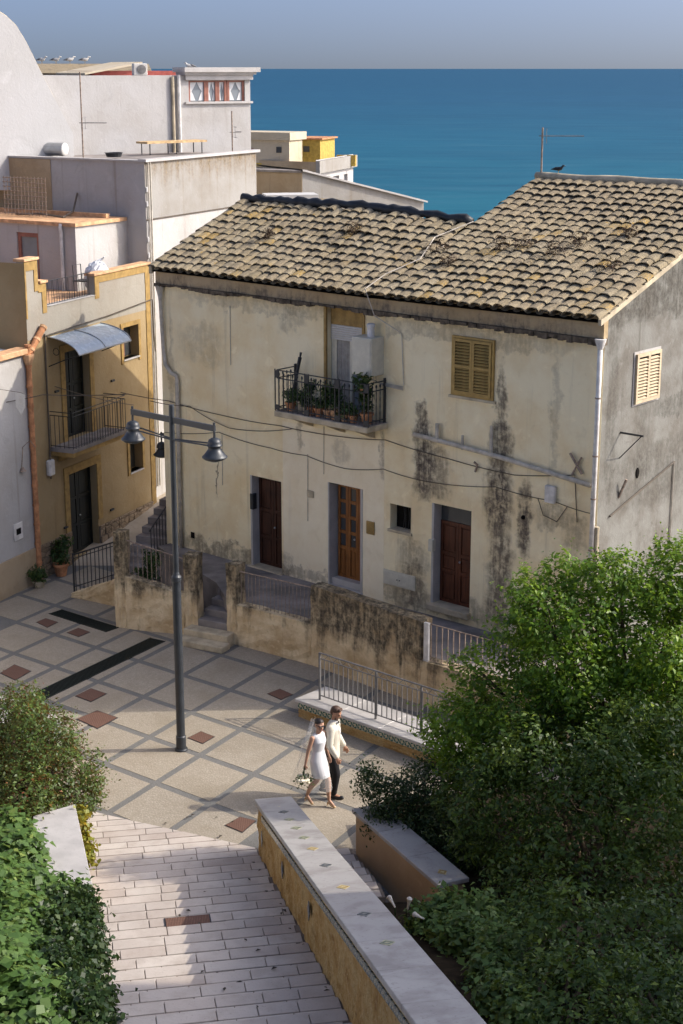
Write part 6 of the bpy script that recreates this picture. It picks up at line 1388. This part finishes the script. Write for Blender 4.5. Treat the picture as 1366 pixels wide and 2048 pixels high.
MB().add([(.10, -.035, 1.50), (.158, -.03, 1.34), (.160, 0, 1.14), (.158, .03, 1.34), (.10, .035, 1.50)], [(0, 1, 2, 3, 4)]).build('shirt_front', 'satin', jo); MB().lathe([(.064, 0), (.062, .05)], 16, (.045, 0, 1.505), cap=False).build('collar', 'satin', jo)
m = MB(); m.add([(.118, 0, 1.505), (.125, -.06, 1.53), (.125, -.06, 1.475), (.125, .06, 1.53), (.125, .06, 1.475), (.14, 0, 1.505)], [(0, 1, 2), (0, 4, 3), (5, 2, 1), (5, 3, 4)]); m.ball((.13, 0, 1.503), .017, 8, 6); m.build('bow_tie', 'suit_b', man)
tr_p = [('l', [(0, 0, .80, .125, .165), (0, 0, .93, .12, .165)]), ('c', RH, .108, RK, .078), ('c', RK, .078, (.05, -.085, .13), .062), ('c', LH, .108, LK, .078), ('c', LK, .078, (-.185, .085, .17), .062)]
solid(tr_p, 'trousers', 'suit_b', man, .011, 5)
for (a, t_) in ((RAk, (.21, -.085, .038)), (LAk, (-.055, .085, .05))):
    solid([('c', (a[0] - .03, a[1], a[2] - .045), .038, (a[0] + .05, a[1], a[2] - .04), .042), ('c', (a[0] + .05, a[1], max(.04, a[2] - .045)), .042, t_, .034), ('c', a, .042, (a[0], a[1], a[2] - .04), .042)], 'shoe', 'patent', man, .008, 3)
hr_ = [('e', hq(-.025, 0, .062), (.098, .086, .083)), ('e', hq(-.055, 0, .01), (.062, .078, .075)), ('c', hq(.05, -.04, .10), .03, hq(.05, .04, .10), .03)]
solid(hr_, 'hair', 'hair_b', man, .008, 3)
for s_ in (-1, 1): MB().ball(hq(.083, s_ * .03, .008), .011, 8, 6).build('eye', 'hair_d', man)
solid([('c', hq(.045, -.05, -.075), .025, hq(.07, 0, -.10), .025), ('c', hq(.07, 0, -.10), .025, hq(.045, .05, -.075), .025)], 'beard', 'hair_b', man, .008, 2)
# ---- woman
wp_ = G(637, 1611)
wo = thing('person', 'person in short white dress, veil and dark sunglasses holding a bouquet low', 'person', (wp_.x, wp_.y, .006), R(-38))
hd, hq = head((.03, 0, 1.585), R(-22), R(6), .94)
RS, RE, RW = (-.005, -.165, 1.375), (-.05, -.235, 1.11), (-.075, -.275, .89); LS, LE, LW = (-.005, .165, 1.375), (-.03, .235, 1.10), (.05, .26, .89)
RH, RK, RAk = (0, -.075, .90), (.02, -.07, .53), (-.21, -.075, .17); LH, LK, LAk = (0, .075, .90), (.17, .07, .54), (.19, .075, .13)
body = hd + [('c', (0, 0, 1.38), .05, (.015, 0, 1.52), .046), ('l', [(0, 0, .85, .10, .15), (0, 0, .97, .095, .145), (0, 0, 1.10, .08, .11), (.01, 0, 1.27, .095, .13), (0, 0, 1.36, .075, .14), (0, 0, 1.42, .05, .08)]),
     ('c', RS, .047, RE, .036), ('c', RE, .035, RW, .023), ('c', LS, .047, LE, .036), ('c', LE, .035, LW, .023), ('c', RH, .085, RK, .052), ('c', RK, .052, (-.12, -.073, .36), .05), ('c', (-.12, -.073, .36), .05, RAk, .028), ('c', LH, .085, LK, .052), ('c', LK, .052, (.175, .073, .36), .05), ('c', (.175, .073, .36), .05, LAk, .028),
     ('c', RAk, .027, (-.09, -.075, .045), .022), ('c', LAk, .027, (.31, .075, .035), .022)]
body += hand(RW, (-.1, -.1, -1), (1, 0, 0), -1, .9, .88) + hand(LW, (.2, .05, -1), (1, 0, .2), 1, .5, .88)
solid(body, 'body', 'skin_w', wo, .008, 3)
dr = solid([('l', [(.055, .0, .60, .165, .165), (.05, 0, .66, .165, .17), (.025, 0, .78, .155, .175), (0, 0, .92, .135, .178), (0, 0, 1.02, .112, .15), (0, 0, 1.10, .096, .128), (.008, 0, 1.20, .112, .14), (.016, 0, 1.28, .122, .15), (.005, 0, 1.36, .098, .152), (0, 0, 1.405, .075, .15), (0, 0, 1.425, .06, .11)])], 'dress', 'satin', wo, .01, 4)
m = MB(); S_ = 26
for i, (z, rx, ry) in enumerate(((.66, .172, .177), (.5, .20, .20), (.36, .23, .21))):
    for k in range(S_): a = 2 * math.pi * k / S_; w_ = 1 + .05 * math.sin(5 * a + i); m.v.append((.05 + rx * math.cos(a) * w_, ry * math.sin(a) * w_, z))
for i in range(2):
    for k in range(S_): k2 = (k + 1) % S_; m.f.append((i * S_ + k, i * S_ + k2, (i + 1) * S_ + k2, (i + 1) * S_ + k))
m.build('sheer_hem', 'veil', dr, smooth=True)
solid([('e', hq(-.02, 0, .055), (.092, .078, .078)), ('e', hq(-.06, 0, .0), (.05, .06, .06)), ('e', hq(-.11, 0, .045), (.045, .045, .045))], 'hair', 'hair_d', wo, .008, 3)
m = MB()
for s_ in (-1, 1): m.ball(hq(.084, s_ * .03, .012), (.020, .026, .019), 10, 8)
m.tube([hq(.085, -.055, .018), hq(.09, 0, .02), hq(.085, .055, .018)], .006, 5); m.tube([hq(.08, -.056, .018), hq(0, -.075, .018)], .005, 5); m.tube([hq(.08, .056, .018), hq(0, .075, .018)], .005, 5); m.build('sunglasses', 'patent', wo)
MB().ball(hq(.084, 0, -.055), (.012, .022, .008), 8, 6).build('lips', 'lips', wo)
vm = MB(); NV, NU = 14, 12
for i in range(NV + 1):
    f = i / NV; z = 1.68 - 1.18 * f; bx = -.11 - .28 * f ** .8; hwv = .09 + .30 * f ** .7
    for k in range(NU + 1):
        a = -1 + 2 * k / NU; vm.v.append((bx + .10 * a * a * (1 - .3 * f) + .025 * math.sin(k * 2.1 + i * .4), a * hwv + .02 * math.sin(i * .8 + k), z + .02 * math.sin(k * 1.7)))
for i in range(NV):
    for k in range(NU): q = i * (NU + 1) + k; vm.f.append((q, q + 1, q + NU + 2, q + NU + 1))
vm.build('veil', 'veil', wo, smooth=True)
for (a, t_, hz) in ((RAk, (-.09, -.075, .04), .10), (LAk, (.31, .075, .03), .06)):
    solid([('c', (a[0] - .01, a[1], a[2] - .05), .026, (a[0] + .05, a[1], a[2] - .075), .024), ('c', (a[0] + .05, a[1], max(.03, a[2] - .08)), .026, t_, .026), ('c', (a[0] - .03, a[1], a[2] - .05), .016, (a[0] - .045, a[1], .01 if a is LAk else .05), .010)], 'shoe', 'nude', wo, .007, 2)
bq_w = Matrix.Rotation(R(-38), 3, 'Z') @ Vector((-.085, -.29, .80)); bq = thing('bouquet', 'small white and green bouquet hanging from the hand', 'bouquet', (wp_.x + bq_w.x, wp_.y + bq_w.y, .806), 0)
MB().tube([(0, 0, .06), (-.02, -.01, -.12)], .014, 6).build('stems', 'leaf_pot', bq)
crown('foliage', [(-.03, 0, -.2, .10), (.05, .02, -.24, .09), (-.09, 0, -.28, .09)], 34, .055, 'leaf_pot', bq, 91, per=5, spread=.04, inner=.5)
M['petal'] = plain('cream_petal', (0.78, 0.72, 0.55), .7, .2, var=.12, bump=0)
for k in range(17):
    a = k * 2.4; r_ = .03 + .012 * (k % 4)
    MB().ball((0, 0, 0), (.034, .034, .026), 8, 6).build('flower', 'petal', bq, (-.03 + (r_ + .06) * math.cos(a), -.03 + (r_ + .04) * math.sin(a), -.20 + .05 * math.sin(k * 1.3)))
